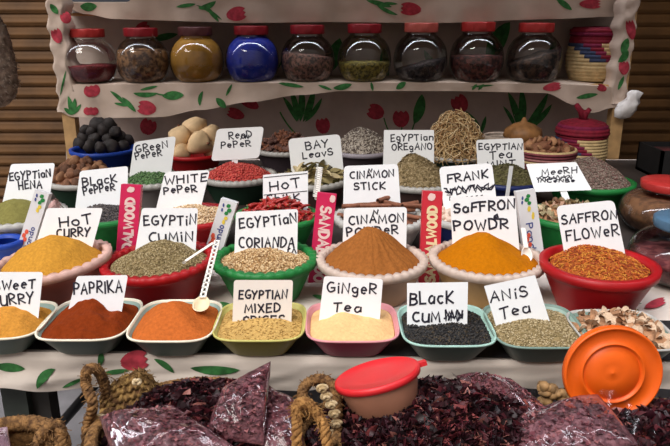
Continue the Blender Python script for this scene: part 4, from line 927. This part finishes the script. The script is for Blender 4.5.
for (px, hw, ytop, lm, fill, cm, cn, cl, tl, lab) in jars:
    y = 2.935; q = PY(px, 80, y); base = Vector((q.x, y, zsh + .001)); Rr = hw * depth(base) / F
    H = PY(px, ytop + .8, y).z - base.z
    jar(lab, base, Rr, H, lm, fill, cm, cn, cl, tl)
# big jars at the right
q = PZ(664, 262, TZ + .004); base = Vector((PY(666, 230, 1.84).x, 1.84, TZ + .003)); k_ = depth(base + Vector((0, 0, .12))) / F
Hh = PY(666, 181, 1.84).z - base.z
jar('large glass jar with red lid full of brown spice at the right edge', base, 48 * k_, Hh, L_RED, .66, mott('brown_fill', (.10, .042, .02), (.20, .09, .04), 40), 'brown_spice', 'brown spice in the large red lidded jar', .03)
base = Vector((PY(684, 262, 1.47).x, 1.47, TZ + .003)); k_ = depth(base + Vector((0, 0, .1))) / F; Hh = PY(684, 218, 1.47).z - base.z
jar('glass jar with blue lid and dark red petals at the right edge in front', base, 54 * k_, Hh, L_BLU, .36, mott('dark_red_fill', (.09, .014, .02), (.20, .05, .05), 60), 'dark_red_petals', 'dark red petals in the blue lidded jar', 0)
# dark crate far right
q = PZ(684, 178, TZ); b = MB(); 
cr = thing('dark_crate', (q.x, 2.55, TZ + .002), 'dark crate on the table under the shutter at the right edge', 'crate')
for (lo, hi) in (((-.12, -.1, 0), (.12, -.09, .11)), ((-.12, .09, 0), (.12, .1, .11)), ((-.12, -.1, 0), (-.11, .1, .11)), ((.11, -.1, 0), (.12, .1, .11)), ((-.12, -.1, 0), (.12, .1, .01))):
    b.box([cr.location[i] + lo[i] for i in range(3)], [cr.location[i] + hi[i] for i in range(3)])
b.build('body', mat('crate_black', (.008, .008, .009), .6, .2, 30), cr, smooth=False)
b = MB(); b.box((q.x - .105, 2.465, TZ + .014), (q.x + .105, 2.635, TZ + .095)); tag(b.build('folded_cloth', mat('dark_red_cloth', (.10, .018, .02), .9, .4, 25, .3)), 'dark reddish cloth packed inside the dark crate', 'cloth')

# box on top of the shelf
q = PY(96, 1, 3.0); b = MB(); b.box((q.x - .17, 2.985, ztop + .009), (q.x + .17, 3.14, ztop + .10))
tag(b.build('storage_box', mat('blue_grey_box', (.06, .075, .10), .6, .1, 20), smooth=False), 'blue grey box standing on the topmost shelf', 'box')

# hanging woven thing at the left edge
hm = mat('grey_brown_weave', (.13, .09, .07), .9, 0, 55, .7, 90, col2=(.36, .27, .21))
hy = 2.1; hc = PY(-25, 62, hy); kk = depth(hc) / F
ht = thing('hanging_basket', hc, 'grey brown woven basket hanging at the left edge before the shutter', 'basket')
b = MB()
def hang(a, k, r, z):
    s = 1 + .04 * fbm(math.cos(a) * 3, math.sin(a) * 3, z * 20); return (r * s * math.cos(a), r * .6 * s * math.sin(a), z)
hp = [(10, -46), (24, -44), (34, -34), (39, -18), (39, 2), (37, 22), (32, 38), (28, 46), (25, 45), (28, 30)]
pts = []
for i in range(len(hp) - 1):
    for j in range(5):
        t = j / 5; r0 = hp[i][0] + (hp[i + 1][0] - hp[i][0]) * t; z0 = hp[i][1] + (hp[i + 1][1] - hp[i][1]) * t; pts.append(((r0 + 1.2 * abs(math.sin(math.pi * j / 5 * 2))) * kk, z0 * kk))
b.lathe(pts, hc, 48, hang); b.build('body', hm, ht)
b = MB(); rg = random.Random(3)
for _ in range(700):
    a = rg.uniform(0, 6.28); z = rg.uniform(-44, 40); r = interp([(-46, 12), (-34, 34), (-18, 39), (2, 39), (38, 32), (46, 26)], z) * kk
    p = hc + Vector((r * math.cos(a), r * .6 * math.sin(a), z * kk)); dr = Vector((math.cos(a), math.sin(a), rg.uniform(-1.4, .2))).normalized() * rg.uniform(.006, .014)
    b.tube([p, p + dr * .6 + Vector((0, 0, .001)), p + dr], .0009, 3)
b.build('loose_fibres', mat('pale_fibre', (.34, .27, .22), .9), ht)
b = MB(); b.tube([hc + Vector((0, 0, 40 * kk)), Vector((hc.x, hc.y, 2.262))], .004, 6); b.build('cord', S_STR, ht)
b = MB(); b.box((-2.4, 2.06, 2.26), (2.4, 2.14, 2.298)); struct(b.build('ceiling_beam', M_WOOD, smooth=False))

# ------------------------------------------------------------------ incense boxes, spoons
I_PINK = mat('pink_box_print', (.66, .02, .10), .4, .06, 12); I_RED = mat('red_box_print', (.62, .03, .05), .4, .05, 12); I_WHT = mat('white_box_print', (.74, .73, .74), .4, .03, 12)
I_LET = mat('pale_lettering', (.86, .70, .42), .5); I_LETW = mat('pink_white_lettering', (.86, .62, .58), .5); I_GRN = mat('print_green', (.02, .22, .05), .5); I_YEL = mat('print_yellow', (.75, .55, .06), .5); I_ORG = mat('print_red_orange', (.75, .10, .05), .5); I_BLU = mat('print_blue_ink', (.05, .07, .25), .5)
def incense(label, top, bot, w, y0, m, words, lm, tilt=8, extra=None, zr=TZ + .12, th_=.018, up=True, h=12):
    """top/bot: pixel centres of the upper and lower ends of the face"""
    S = Plane((0, y0, zr), (0, -math.cos(R(tilt)), math.sin(R(tilt))))
    d = Vector((bot[0] - top[0], bot[1] - top[1])); L = d.length; d /= L; n_ = Vector((-d.y, d.x))           # n_ points to the left on screen (down = +y)
    q = [Vector(top) + n_ * w[0] / 2, Vector(top) - n_ * w[0] / 2, Vector(bot) - n_ * w[1] / 2, Vector(bot) + n_ * w[1] / 2]
    f = [S(*p) for p in q]; k = [S(*p) - S.n * th_ for p in q]
    low = min(v.z for v in f + k); c = sum(f, Vector()) / 4; c.z = low
    th = thing('incense_box', c, label, 'incense box', 'incense boxes')
    b = MB(); b.add(f + k, [(3, 2, 1, 0)[::-1], (4, 5, 6, 7)[::-1]] + [(i, (i + 1) % 4, 4 + (i + 1) % 4, 4 + i)[::-1] for i in range(4)]); b.build('carton', m, th, smooth=False)
    b = MB()
    for (txt, t0, t1, off, hh, sw) in words:
        a = Vector(top) + d * L * t0 + n_ * off; e_ = Vector(top) + d * L * t1 + n_ * off
        for s in text_strokes(txt, a.x, a.y, e_.x, e_.y, hh, gap=.2, jit=.01, seed=5): ribbon(b, S, s, sw)
    if b.v: b.build('lettering', lm, th, smooth=False)
    if extra:
        mats_ = [I_GRN, I_YEL, I_ORG, I_BLU, I_LETW]; b = MB()
        for (t, off, rx_, ry_, mi) in extra:
            p = Vector(top) + d * L * t + n_ * off
            b.add([S(p.x + rx_ * math.cos(a * .7854 + .3 * math.sin(a * 3)), p.y + ry_ * math.sin(a * .7854), .0008) for a in range(8)], [tuple(range(8))[::-1]], mi)
        b.build('print', mats_, th, smooth=False)
    return th
incense('pink incense box reading SANDALWOOD between the hot curry and cumin bowls', (131, 185), (125.5, 262), (20, 20.5), 1.50, I_PINK, [('SANDALWOOD', 1.12, .17, -5, 9, 2.6)], I_LETW, extra=[(.06, 0, 4, 3, 4)])
incense('pink incense box reading SANDALWOOD downwards between the coriander and cinnamon bowls', (327, 193.5), (317, 288), (19.5, 19), 1.47, I_PINK, [('SANDALWOOD', .14, 1.02, 4, 10, 2.6)], I_LETW, extra=[(.05, -6, 3, 4, 4)])
incense('red incense box reading SANDALWOOD upwards between the cinnamon and saffron powder bowls', (432.8, 191.5), (429, 284), (20, 20), 1.47, I_RED, [('SANDALWOOD', .98, .16, -5, 9, 2.8)], I_LET, extra=[(.06, 1, 4, 4, 4)])
pd = [(.08, 4, 1., 2, 3), (.15, 4, 1., 2, 3), (.07, -1, 2.2, 2, 0), (.13, -3, 2.4, 2.2, 0), (.18, -1, 2, 2, 0), (.25, -2, 2, 2, 1), (.31, -1, 1.6, 2.4, 1)]
incense('white printed incense box leaning before the henna card', (42, 192), (24, 250), (15, 15), 1.56, I_WHT, [('Pando', .98, .6, -4, 5, 1.)], I_BLU, extra=pd + [(.7, 3, 2, 2.5, 2), (.77, 4.5, 2, 2.5, 2), (.83, 2.5, 2, 2.5, 2), (.9, 4, 2, 2.5, 2)], th_=.02)
incense('white printed incense box leaning between the cumin and coriander bowls', (229, 201), (208, 268), (17, 17), 1.47, I_WHT, [('Pando', .68, .36, -3, 6, 1.1)], I_BLU, extra=pd + [(.54, 5, 2, 3, 2), (.6, 3.5, 2.5, 3, 2), (.66, 5, 2.2, 3, 2), (.73, 3, 3, 3, 2), (.8, 1, 3, 3, 2)], th_=.03)
incense('white printed incense box standing behind the saffron powder bowl', (525.5, 190.5), (535.5, 262), (19.5, 19.5), 1.52, I_WHT, [('Pando', .46, .9, 4, 7, 1.2)], I_BLU, extra=[(.10, 4, 1., 2, 3), (.16, 5, 1., 2, 3), (.08, -2, 2.2, 2, 0), (.13, 0, 2.5, 2.2, 0), (.18, -2, 2, 2, 0), (.26, -1, 1.8, 3, 1), (.36, -4, 1.5, 4, 1), (.62, 3, 1.8, 2.5, 2), (.68, 5, 2, 2.5, 2), (.75, 3, 2, 2.5, 2), (.82, 4, 2, 2, 2)], th_=.02)
P_SPOON = mat('cream_spoon', (.78, .62, .40), .45, .05, 20); P_SPW = mat('white_handle', (.80, .76, .70), .4, .03, 20)
def spoon(label, bowlc, top, y0, y1, handle_m, bowl_m, brx, bry, holes=True):
    A = PY(*bowlc, y0); B = PY(*top, y1); d = (B - A).normalized(); side = Vector((1, 0, 0)); side = (side - d * side.dot(d)).normalized(); nn = side.cross(d).normalized()
    if nn.y > 0: nn = -nn
    th = thing('spoon', A, label, 'spoon'); k = depth(A) / F
    b = MB()
    def f(u, v, off=0.):
        a = u * 2 * math.pi; r = v; x = brx * k * r * math.cos(a); y = bry * k * r * math.sin(a) * (1 + .12 * math.sin(a)); dep = -.010 * (1 - r * r)
        return A + side * x + d * y + nn * (dep + off)
    b.grid(lambda u, v: f(u, v), 28, 6, closeu=True); b.grid(lambda u, v: f(u, v, -.0018), 28, 6, closeu=True)
    o = len(b.v) // 2; n = 28
    for i in range(n):
        j = (i + 1) % n; b.f.append((6 * n + i, 6 * n + j, o + 6 * n + j, o + 6 * n + i)); b.mi.append(0)
    b.build('spoon_bowl', bowl_m, th)
    b = MB(); P0 = A + d * bry * k * .95; Ln = (B - P0).length; N = 13; w = 3.2 * k; t = .0025
    def bar(p, q, w0): 
        for s in (1, -1):
            pass
        c8 = []
        for P in (p, q):
            for (sx, sn) in ((-1, -1), (1, -1), (1, 1), (-1, 1)): c8.append(P + side * sx * w0 + nn * sn * t / 2)
        b.add(c8, [(0, 1, 2, 3), (7, 6, 5, 4)] + [(i, 4 + i, 4 + (i + 1) % 4, (i + 1) % 4) for i in range(4)])
    if holes:
        for s in (-1, 1): bar(P0 + side * s * w * .72, B + side * s * w * .72, w * .3)
        for i in range(N + 1): P = P0 + d * Ln * i / N; bar(P - d * .0022, P + d * .0022, w)
    else: bar(P0, B, w * (.7 if brx > 2 else .36))
    b.build('handle', handle_m, th, smooth=False)
    return th
spoon('cream spoon with perforated handle standing at the back of the salmon powder tray', (201, 304), (217, 241), SALC.y + .012, SALC.y + .19, P_SPW, P_SPOON, 8.5, 11)
spoon('whitish spoon stuck in the right side of the saffron powder', (527, 255), (523, 228), SAFC.y - .02, SAFC.y + .02, P_SPW, P_SPW, 5.5, 8, False)
spoon('thin translucent spoon handle resting on the right side of the cumin seeds', (184, 262), (213, 243), 1.31, 1.335, P_SPW, P_SPW, 1.3, 2, False)
spoon('white spoon handle rising from the bay leaves behind the pink incense box', (316, 198), (319.5, 168), 1.72, 1.76, P_SPW, P_SPW, 1.5, 2, True)

# ------------------------------------------------------------------ foreground: woven baskets of hibiscus
b = MB(); bn = thing('bench', (0, .86, 0), 'low dark bench carrying the woven baskets in front of the table', 'bench')
b.box((-.62, .62, .43), (.72, 1.045, .46)); b.build('seat', M_DARKWOOD, bn, smooth=False)
for x in (-.58, .64):
    for y in (.64, 1.0):
        b = MB(); b.box((x, y, 0), (x + .04, y + .04, .43)); b.build('leg', M_DARKWOOD, bn, smooth=False)
STRAWB = mat('rough_straw_weave', (.075, .032, .010), .9, 0, 100, .9, 150, col2=(.30, .15, .05)); STRAWP = mat('pale_straw_braid', (.40, .27, .13), .9, 0, 70, .7, 110, col2=(.70, .55, .34))
HIB = mat('hibiscus_petal', (.10, .012, .02), .55, island=[(.032, .004, .009), (.018, .003, .006), (.055, .005, .010), (.010, .003, .005), (.075, .008, .013), (.025, .004, .007), (.022, .004, .007), (.038, .005, .009), (.016, .004, .006), (.20, .04, .04), (.03, .005, .008), (.045, .006, .010), (.014, .006, .006), (.022, .004, .007), (.30, .11, .09)])
HIBB = mat('hibiscus_bed', (.03, .004, .009), .9, .4, 60)
def ropepath(b, pts, rad, strands=3, turns=9, mi=0):
    P = smooth3(pts, 10); m = len(P)
    for s in range(strands):
        q = []; ref = None
        for k, p in enumerate(P):
            t = (P[min(k + 1, m - 1)] - P[max(k - 1, 0)]).normalized()
            if ref is None: ref = t.orthogonal().normalized()
            ref = (ref - t * ref.dot(t)).normalized(); bi = t.cross(ref); a = 2 * math.pi * (turns * k / m + s / strands)
            q.append(p + (ref * math.cos(a) + bi * math.sin(a)) * rad * .62 + Vector((fbm(k * .7, s, 1), fbm(k * .7, s, 2), fbm(k * .7, s, 3))) * rad * .12)
        b.tube(q, rad * .50, 7, mi)
def smooth3(pts, n):
    pts = [Vector(p) for p in pts]; o = []
    for i in range(len(pts) - 1):
        p0, p1, p2, p3 = [pts[max(0, min(len(pts) - 1, i + k))] for k in (-1, 0, 1, 2)]
        for j in range(n):
            t = j / n; o.append(.5 * ((2 * p1) + (p2 - p0) * t + (2 * p0 - 5 * p1 + 4 * p2 - p3) * t * t + (3 * p1 - p0 - 3 * p2 + p3) * t ** 3))
    o.append(pts[-1]); return o
def fuzz(b, pts, n, l, seed, mi=0):
    rg = random.Random(seed)
    for _ in range(n):
        p = Vector(rg.choice(pts)); d = Vector((rg.gauss(0, 1), rg.gauss(0, 1), rg.gauss(0, 1))).normalized()
        b.tube([p, p + d * l * .6, p + d * l + Vector((0, 0, -l * .2))], .0007, 3, mi, cap=False)
def wbasket(label, c, rx, ry, h, rimr=.010, rows=13):
    th = thing('woven_basket', (c.x, c.y, c.z - h), label, 'basket')
    b = MB(); pts = []
    for i in range(rows * 4 + 1):
        t = i / (rows * 4); w = .006 * abs(math.sin(math.pi * i / 4)); pts.append((.72 + .28 * t ** .7 + w, -h + h * t))
    b.lathe(pts, c, 72, lambda a, k, r, z: (rx * r * math.cos(a), ry * r * math.sin(a), z + .0015 * math.sin(a * 36 + k * 1.5)), cap0=True)
    b.lathe([(.98, 0), (.93, -.03), (.9, -.08)], c, 72, lambda a, k, r, z: (rx * r * math.cos(a), ry * r * math.sin(a), z), cap0=False); b.build('wall', STRAWB, th)
    b = MB(); P = [c + Vector((rx * math.cos(a), ry * math.sin(a), .004)) for a in [i * 2 * math.pi / 40 for i in range(41)]]
    ropepath(b, P, rimr, 3, 44); fuzz(b, P, 260, rimr * 1.5, 4); b.build('rim', STRAWB, th)
    return th
def handle(th, pts, rad, m=STRAWB, turns=12, seed=1):
    b = MB(); ropepath(b, pts, rad, 3, turns); fuzz(b, smooth3(pts, 5), 120, rad * 1.9, seed); return b.build('handle', m, th)
def hibiscus(label, c, rx, ry, H, cnt, seed):
    b = MB(); NR, NA = 14, 60
    def zf(x, y): r = math.hypot(x, y); return c.z - .02 + H * (1 - r ** 2.4) + .007 * fbm(x * rx * 30 + seed, y * ry * 30)
    def f(a, k, rr, z): s = max(.001, k / NR); return (s * rx * math.cos(a), s * ry * math.sin(a), zf(s * math.cos(a), s * math.sin(a)) - c.z)
    b.lathe([(0, 0)] * (NR + 1), c, NA, f, cap0=False)
    rg = random.Random(seed)
    for _ in range(cnt):
        r = math.sqrt(rg.random()) * .99; a = rg.uniform(0, 6.283); x, y = r * math.cos(a), r * math.sin(a)
        q = Vector((c.x + x * rx, c.y + y * ry, zf(x, y) + rg.uniform(0, .009))); L = rg.uniform(.007, .016); W = L * rg.uniform(.35, .7)
        m = Euler((rg.uniform(-1.3, 1.3), rg.uniform(-1.3, 1.3), rg.uniform(0, 6.28))).to_matrix(); cu = rg.uniform(.2, .8) * L
        vs = [q + m @ Vector(v) for v in ((-L, 0, 0), (-L * .2, -W, cu), (L * .6, -W * .6, cu * .5), (L, 0, cu * -.3), (L * .5, W * .7, cu * .6), (-L * .3, W, cu * .8), (0, 0, 0))]
        b.add(vs, [(0, 1, 6), (1, 2, 6), (2, 3, 6), (3, 4, 6), (4, 5, 6), (5, 0, 6)], 1)
    o = b.build('hibiscus_petals', [HIBB, HIB], smooth=True); return tag(o, label, 'dried flowers', kind='stuff')
ZB = .768
cA = PZ(190, 432, ZB); wA = wbasket('woven straw basket of hibiscus left of the middle with a rope handle loop', cA, .148, .142, .30)
hibiscus('dark red hibiscus petals in the left woven basket', cA + Vector((.012, .014, 0)), .148, .138, .058, 3400, 1)
handle(wA, [PZ(88, 470, ZB - .03), PZ(87, 428, ZB + .0), PY(93, 405, cA.y + .01), PY(86, 385, cA.y + .03), PY(87, 371, cA.y + .035), PY(96, 369, cA.y + .045), PY(103, 380, cA.y + .055), PY(107, 398, cA.y + .06)], .0085, seed=2)
# braided band standing up at the back left of that basket
b = MB()
def band(u, v):
    px = 100 + 72 * u; top = interp([(100, 398), (112, 385), (124, 378), (140, 372), (146, 377), (158, 388), (172, 397)], px); bot = interp([(100, 420), (125, 410), (150, 404), (172, 400)], px)
    p = PY(px, top + (bot - top) * v, cA.y + .055 + .06 * u - .02 * v)
    w = .0045 * abs(math.sin(v * math.pi * 4)) + .0022 * math.sin(u * 70 + (int(v * 4) % 2) * 3.1)
    return (p.x, p.y - w, p.z)
b.grid(band, 120, 32)
def band2(u, v): q = band(u, v); return (q[0], q[1] + .014, q[2])
b.grid(band2, 60, 8)
fuzz(b, [band(i / 30, 0) for i in range(31)], 160, .014, 8); b.build('braided_band', mat('gold_straw_braid', (.10, .042, .013), .9, 0, 100, .9, 150, col2=(.36, .21, .065)), wA)
b = MB()
for (px, py, r_) in ((101, 415, 7), (101, 415, 3.6), (139, 378, 3)):
    p = PY(px, py, cA.y + .03); k_ = depth(p) / F
    b.tube([p + Vector((r_ * k_ * math.cos(a), -.012 + .002 * math.sin(a * 3), r_ * .7 * k_ * math.sin(a))) for a in [i * .35 for i in range(19)]], .0032, 6)
b.build('braid_knot', STRAWP, wA)
cB = PZ(432, 440, ZB); wB = wbasket('wide woven straw basket of hibiscus in the middle under the red lidded tub', cB, .208, .135, .30)
hibiscus('dark red hibiscus petals in the wide middle basket', cB + Vector((.012, .014, 0)), .212, .138, .074, 6800, 2)
handle(wB, [PY(296, 470, cB.y - .08), PY(297, 425, cB.y - .06), PY(297, 406, cB.y - .05), PY(307, 403, cB.y - .05), PY(317, 414, cB.y - .05), PY(325, 430, cB.y - .06), PY(330, 470, cB.y - .08)], .0082, mat('amber_straw', (.16, .065, .016), .9, 0, 100, .9, 150, col2=(.44, .22, .065)), seed=5)
handle(wB, [PY(306, 412, cB.y + .03), PY(302, 394, cB.y + .04), PY(308, 383, cB.y + .05), PY(322, 379, cB.y + .06), PY(334, 388, cB.y + .05), PY(338, 412, cB.y + .02), PY(336, 446, cB.y - .04)], .0085, seed=6)
b = MB()                                                       # coiled pale braid on the near left wall
for i, (px, py) in enumerate(((322, 386), (326, 394), (331, 402), (334, 411), (336, 421), (332, 431))):
    p = PY(px, py, cB.y - .01); k_ = depth(p) / F
    b.tube([p + Vector((5.5 * k_ * math.cos(a) * (1 - a / 14), -.006 - .0006 * a, 3.8 * k_ * math.sin(a) * (1 - a / 14))) for a in [j * .4 for j in range(26)]], .0028, 6)
b.build('braid_knot', STRAWP, wB)
cC = PZ(676, 456, ZB - .02); wC = wbasket('woven straw basket of hibiscus in the corner beside the orange lid', cC, .165, .142, .30)
hibiscus('dark red hibiscus petals in the corner basket', cC + Vector((-.012, .012, 0)), .172, .142, .062, 3600, 3)
cD = PZ(-3, 462, ZB - .0); wD = wbasket('small woven straw basket at the left corner holding a plastic bag', cD, .090, .092, .30, .012)
handle(wD, [PY(34, 480, cD.y - .0), PY(38, 446, cD.y + .01), PY(46, 430, cD.y + .02), PY(56, 425, cD.y + .03), PY(61, 436, cD.y + .02), PY(59, 470, cD.y + .0)], .0095, STRAWB, seed=9)

# ------------------------------------------------------------------ plastic bags
BAGC = mat('bagged_hibiscus', (.075, .020, .026), .6, 0, 120, .8, 150, col2=(.20, .072, .08), det_lo=.42, det_hi=.6, coat=0.)
BAGC2 = mat('bagged_petals', (.10, .034, .042), .6, 0, 120, .8, 150, col2=(.24, .105, .115), det_lo=.42, det_hi=.6, coat=0.)
def bag(label, quad, T, cm, seed, wr=.006, lip=None, flake=260):
    """quad: four (px, py, z) corners; T = thickness"""
    P = [PZ(*q) for q in quad]; n = ((P[1] - P[0]).cross(P[3] - P[0])).normalized()
    if n.z < 0: n = -n
    cen = sum(P, Vector()) / 4; low = min(p.z for p in P)
    th = thing('plastic_bag', (cen.x, cen.y, low), label, 'bag', 'bagged hibiscus')
    def surf(u, v, s, T_, wr_):
        p = P[0].lerp(P[1], u).lerp(P[3].lerp(P[2], u), v)
        e_ = max(0, math.sin(math.pi * u) * math.sin(math.pi * v)) ** .42
        w = wr_ * (noise.ridged_multi_fractal(Vector((u * 2.6 + seed, v * 2.2 + u, seed)), 1., 2., 2, 1., 2.) - 1.) * min(1, e_ * 1.5)
        return p + n * (s * (T_ * .5 * e_ + w * .8) + .004 * math.sin(u * 9 + seed) * (1 - e_))
    b = MB(); 
    for s in (1, -1): b.grid(lambda u, v: surf(.012 + .976 * u, .012 + .976 * v, s, T * 1.02, wr * .5), 40, 40)
    rg = random.Random(seed)
    for _ in range(flake):
        u, v = rg.uniform(.1, .9), rg.uniform(.1, .9); q = surf(u, v, 1, T * 1.02, wr * .5); L = rg.uniform(.0025, .006)
        m = Euler((rg.uniform(-.4, .4), rg.uniform(-.4, .4), rg.uniform(0, 6))).to_matrix(); b.add([q + m @ Vector(x) for x in ((-L, -L * .5, 0), (L, -L * .4, .002), (L * .8, L * .5, 0), (-L * .7, L * .5, .002))], [(0, 1, 2, 3)], 1)
    b.build('contents', [cm, mat('bag_petal', (.3, .05, .06), .5, island=[(.15, .035, .045), (.09, .025, .035), (.26, .09, .09), (.06, .02, .025), (.20, .08, .09)])], th)
    b = MB()
    for s in (1, -1): b.grid(lambda u, v: surf(u, v, s, T * 1.13, wr * .75), 56, 56)
    if lip:
        i, j, l = lip; A, B = P[i], P[j]; out_ = ((A + B) / 2 - cen).normalized()
        b.grid(lambda u, v: A.lerp(B, u) + out_ * l * v + n * .006 * math.sin(u * 11 + v * 3 + seed), 20, 5)
    b.build('film', M_PLAST, th)
    return th
bag('upright peaked plastic bag of hibiscus leaning on the table edge', [(271, 361, .875), (264, 446, .79), (204, 440, .79), (222, 388, .845)], .045, BAGC, 3, .007, flake=320)
bag('plastic bag of hibiscus behind the rope handle loop', [(266, 384, .83), (300, 404, .81), (306, 465, .765), (258, 465, .765)], .04, BAGC, 8, .007)
bag('large plastic bag of hibiscus lying in the left basket', [(98, 416, .80), (172, 406, .815), (250, 458, .785), (120, 478, .76)], .06, BAGC2, 5, .010, flake=420)
bag('small plastic bag of hibiscus lying on the middle basket below the anise tray', [(455, 374, .815), (510, 380, .815), (550, 414, .80), (500, 424, .80)], .04, BAGC, 11, .007, lip=(0, 3, .008))
bag('flat plastic bag of hibiscus in front of the orange lid with a clear sealed flap', [(494, 420, .80), (598, 393, .835), (640, 444, .80), (528, 486, .77)], .045, BAGC2, 14, .007, lip=(1, 2, .03), flake=420)
bag('plastic bag with pale pinkish contents in the small corner basket', [(-40, 430, .79), (8, 428, .79), (16, 470, .77), (-40, 470, .77)], .04, mat('pale_pink_fill', (.45, .28, .33), .5, .3, 40, .3), 17, .006, flake=10)

# ------------------------------------------------------------------ red lidded tub
def disc_frame(p, n, upv=Vector((0, 0, 1))):
    n = n.normalized(); x = upv.cross(n); x = x.normalized() if x.length > 1e-4 else Vector((1, 0, 0)); y = n.cross(x); m = Matrix((x, y, n)).transposed().to_4x4(); m.translation = p; return m
Zl = .858; q = PZ(377, 374.5, Zl); kk = depth(q) / F; rl = 43.5 * kk
nrm = Vector((-.26, .21, 1)).normalized(); fx = disc_frame(q, nrm, Vector((0, 1, 0))); 
tub = thing('food_tub', q - nrm * .045, 'round whitish tub with a red lid tilted on the hibiscus', 'tub')
def putl(b, prof, n, mod=None, mi=0, **k):
    b2 = MB(); b2.lathe(prof, (0, 0, 0), n, mod, mi, **k); o = len(b.v); b.v += [tuple(fx @ Vector(v)) for v in b2.v]; b.f += [tuple(i + o for i in f) for f in b2.f]; b.mi += b2.mi
b = MB(); putl(b, [(rl * .70, -.058), (rl * .76, -.054), (rl * .93, -.008), (rl * .93, -.002)], 56); b.build('body', mat('milky_plastic', (.36, .16, .10), .35, .12, 14), tub)
b = MB(); putl(b, [(rl * .94, -.008), (rl, -.007), (rl * 1.01, -.001), (rl * .985, .003), (rl * .93, .0035), (rl * .90, .0015), (rl * .5, .0018), (.002, .002)], 64, cap0=False, cap1=True); lid = b.build('lid', mat('lid_red', (.66, .020, .026), .42, .05, 20, .08, 30), tub)
b = MB(); tp = fx.inverted() @ PZ(424, 372, Zl); 
bx = MB(); bx.box((-.008, -.006, -.006), (.012, .006, .001)); ang = math.atan2(tp.y, tp.x); rm = Matrix.Rotation(ang, 4, 'Z')
b.v = [tuple(fx @ (rm @ (Vector(v) + Vector((rl, 0, 0))))) for v in bx.v]; b.f = bx.f; b.mi = bx.mi; b.build('tab', mat('lid_red', (.5, .02, .03)), lid, smooth=False)

# orange lid leaning at the table edge
yo = .945; q = PY(612.5, 373, yo); kk = depth(q) / F; ro = 48.7 * kk
nrm = Vector((-.03, -1, .13)).normalized(); fx = disc_frame(q, nrm)
od = thing('orange_lid', q - Vector((0, 0, ro)), 'round orange plastic lid with raised rings propped against the table edge', 'lid')
b = MB(); putl(b, [(.001, -.004), (ro * .9, -.004), (ro * .985, -.010), (ro, -.008), (ro, .002), (ro * .985, .006), (ro * .955, .006), (ro * .93, .002), (ro * .66, .0005), (ro * .645, .004), (ro * .615, .004), (ro * .60, -.001), (ro * .555, -.0015), (ro * .54, .001), (ro * .2, .001), (ro * .03, .001), (ro * .015, .0018), (ro * .005, .0018)], 72, cap1=True); b.build('disc', P_ORNG, od)

# brown nuts between the bag and the orange lid
nutm = mat('brown_nut', (.27, .15, .06), .7, .4, 40, .4); pr = None
rg = random.Random(4)
for i in range(16):
    px = 540 + rg.uniform(0, 26); py = 386 + rg.uniform(0, 16); q = PY(px, py, tfy(.3) - .05 + rg.uniform(-.006, .006)); 
    if pr is None: pr = tag(lump_(.010, 5, .8).build('brown_nut', nutm, origin=(0, 0, 0)), 'small brown nut between the small bag and the orange lid', 'nut', 'brown nuts'); pr.location = q
    else: clone(pr, q, (i, i * 2, i * 3), rg.uniform(.7, 1.2))
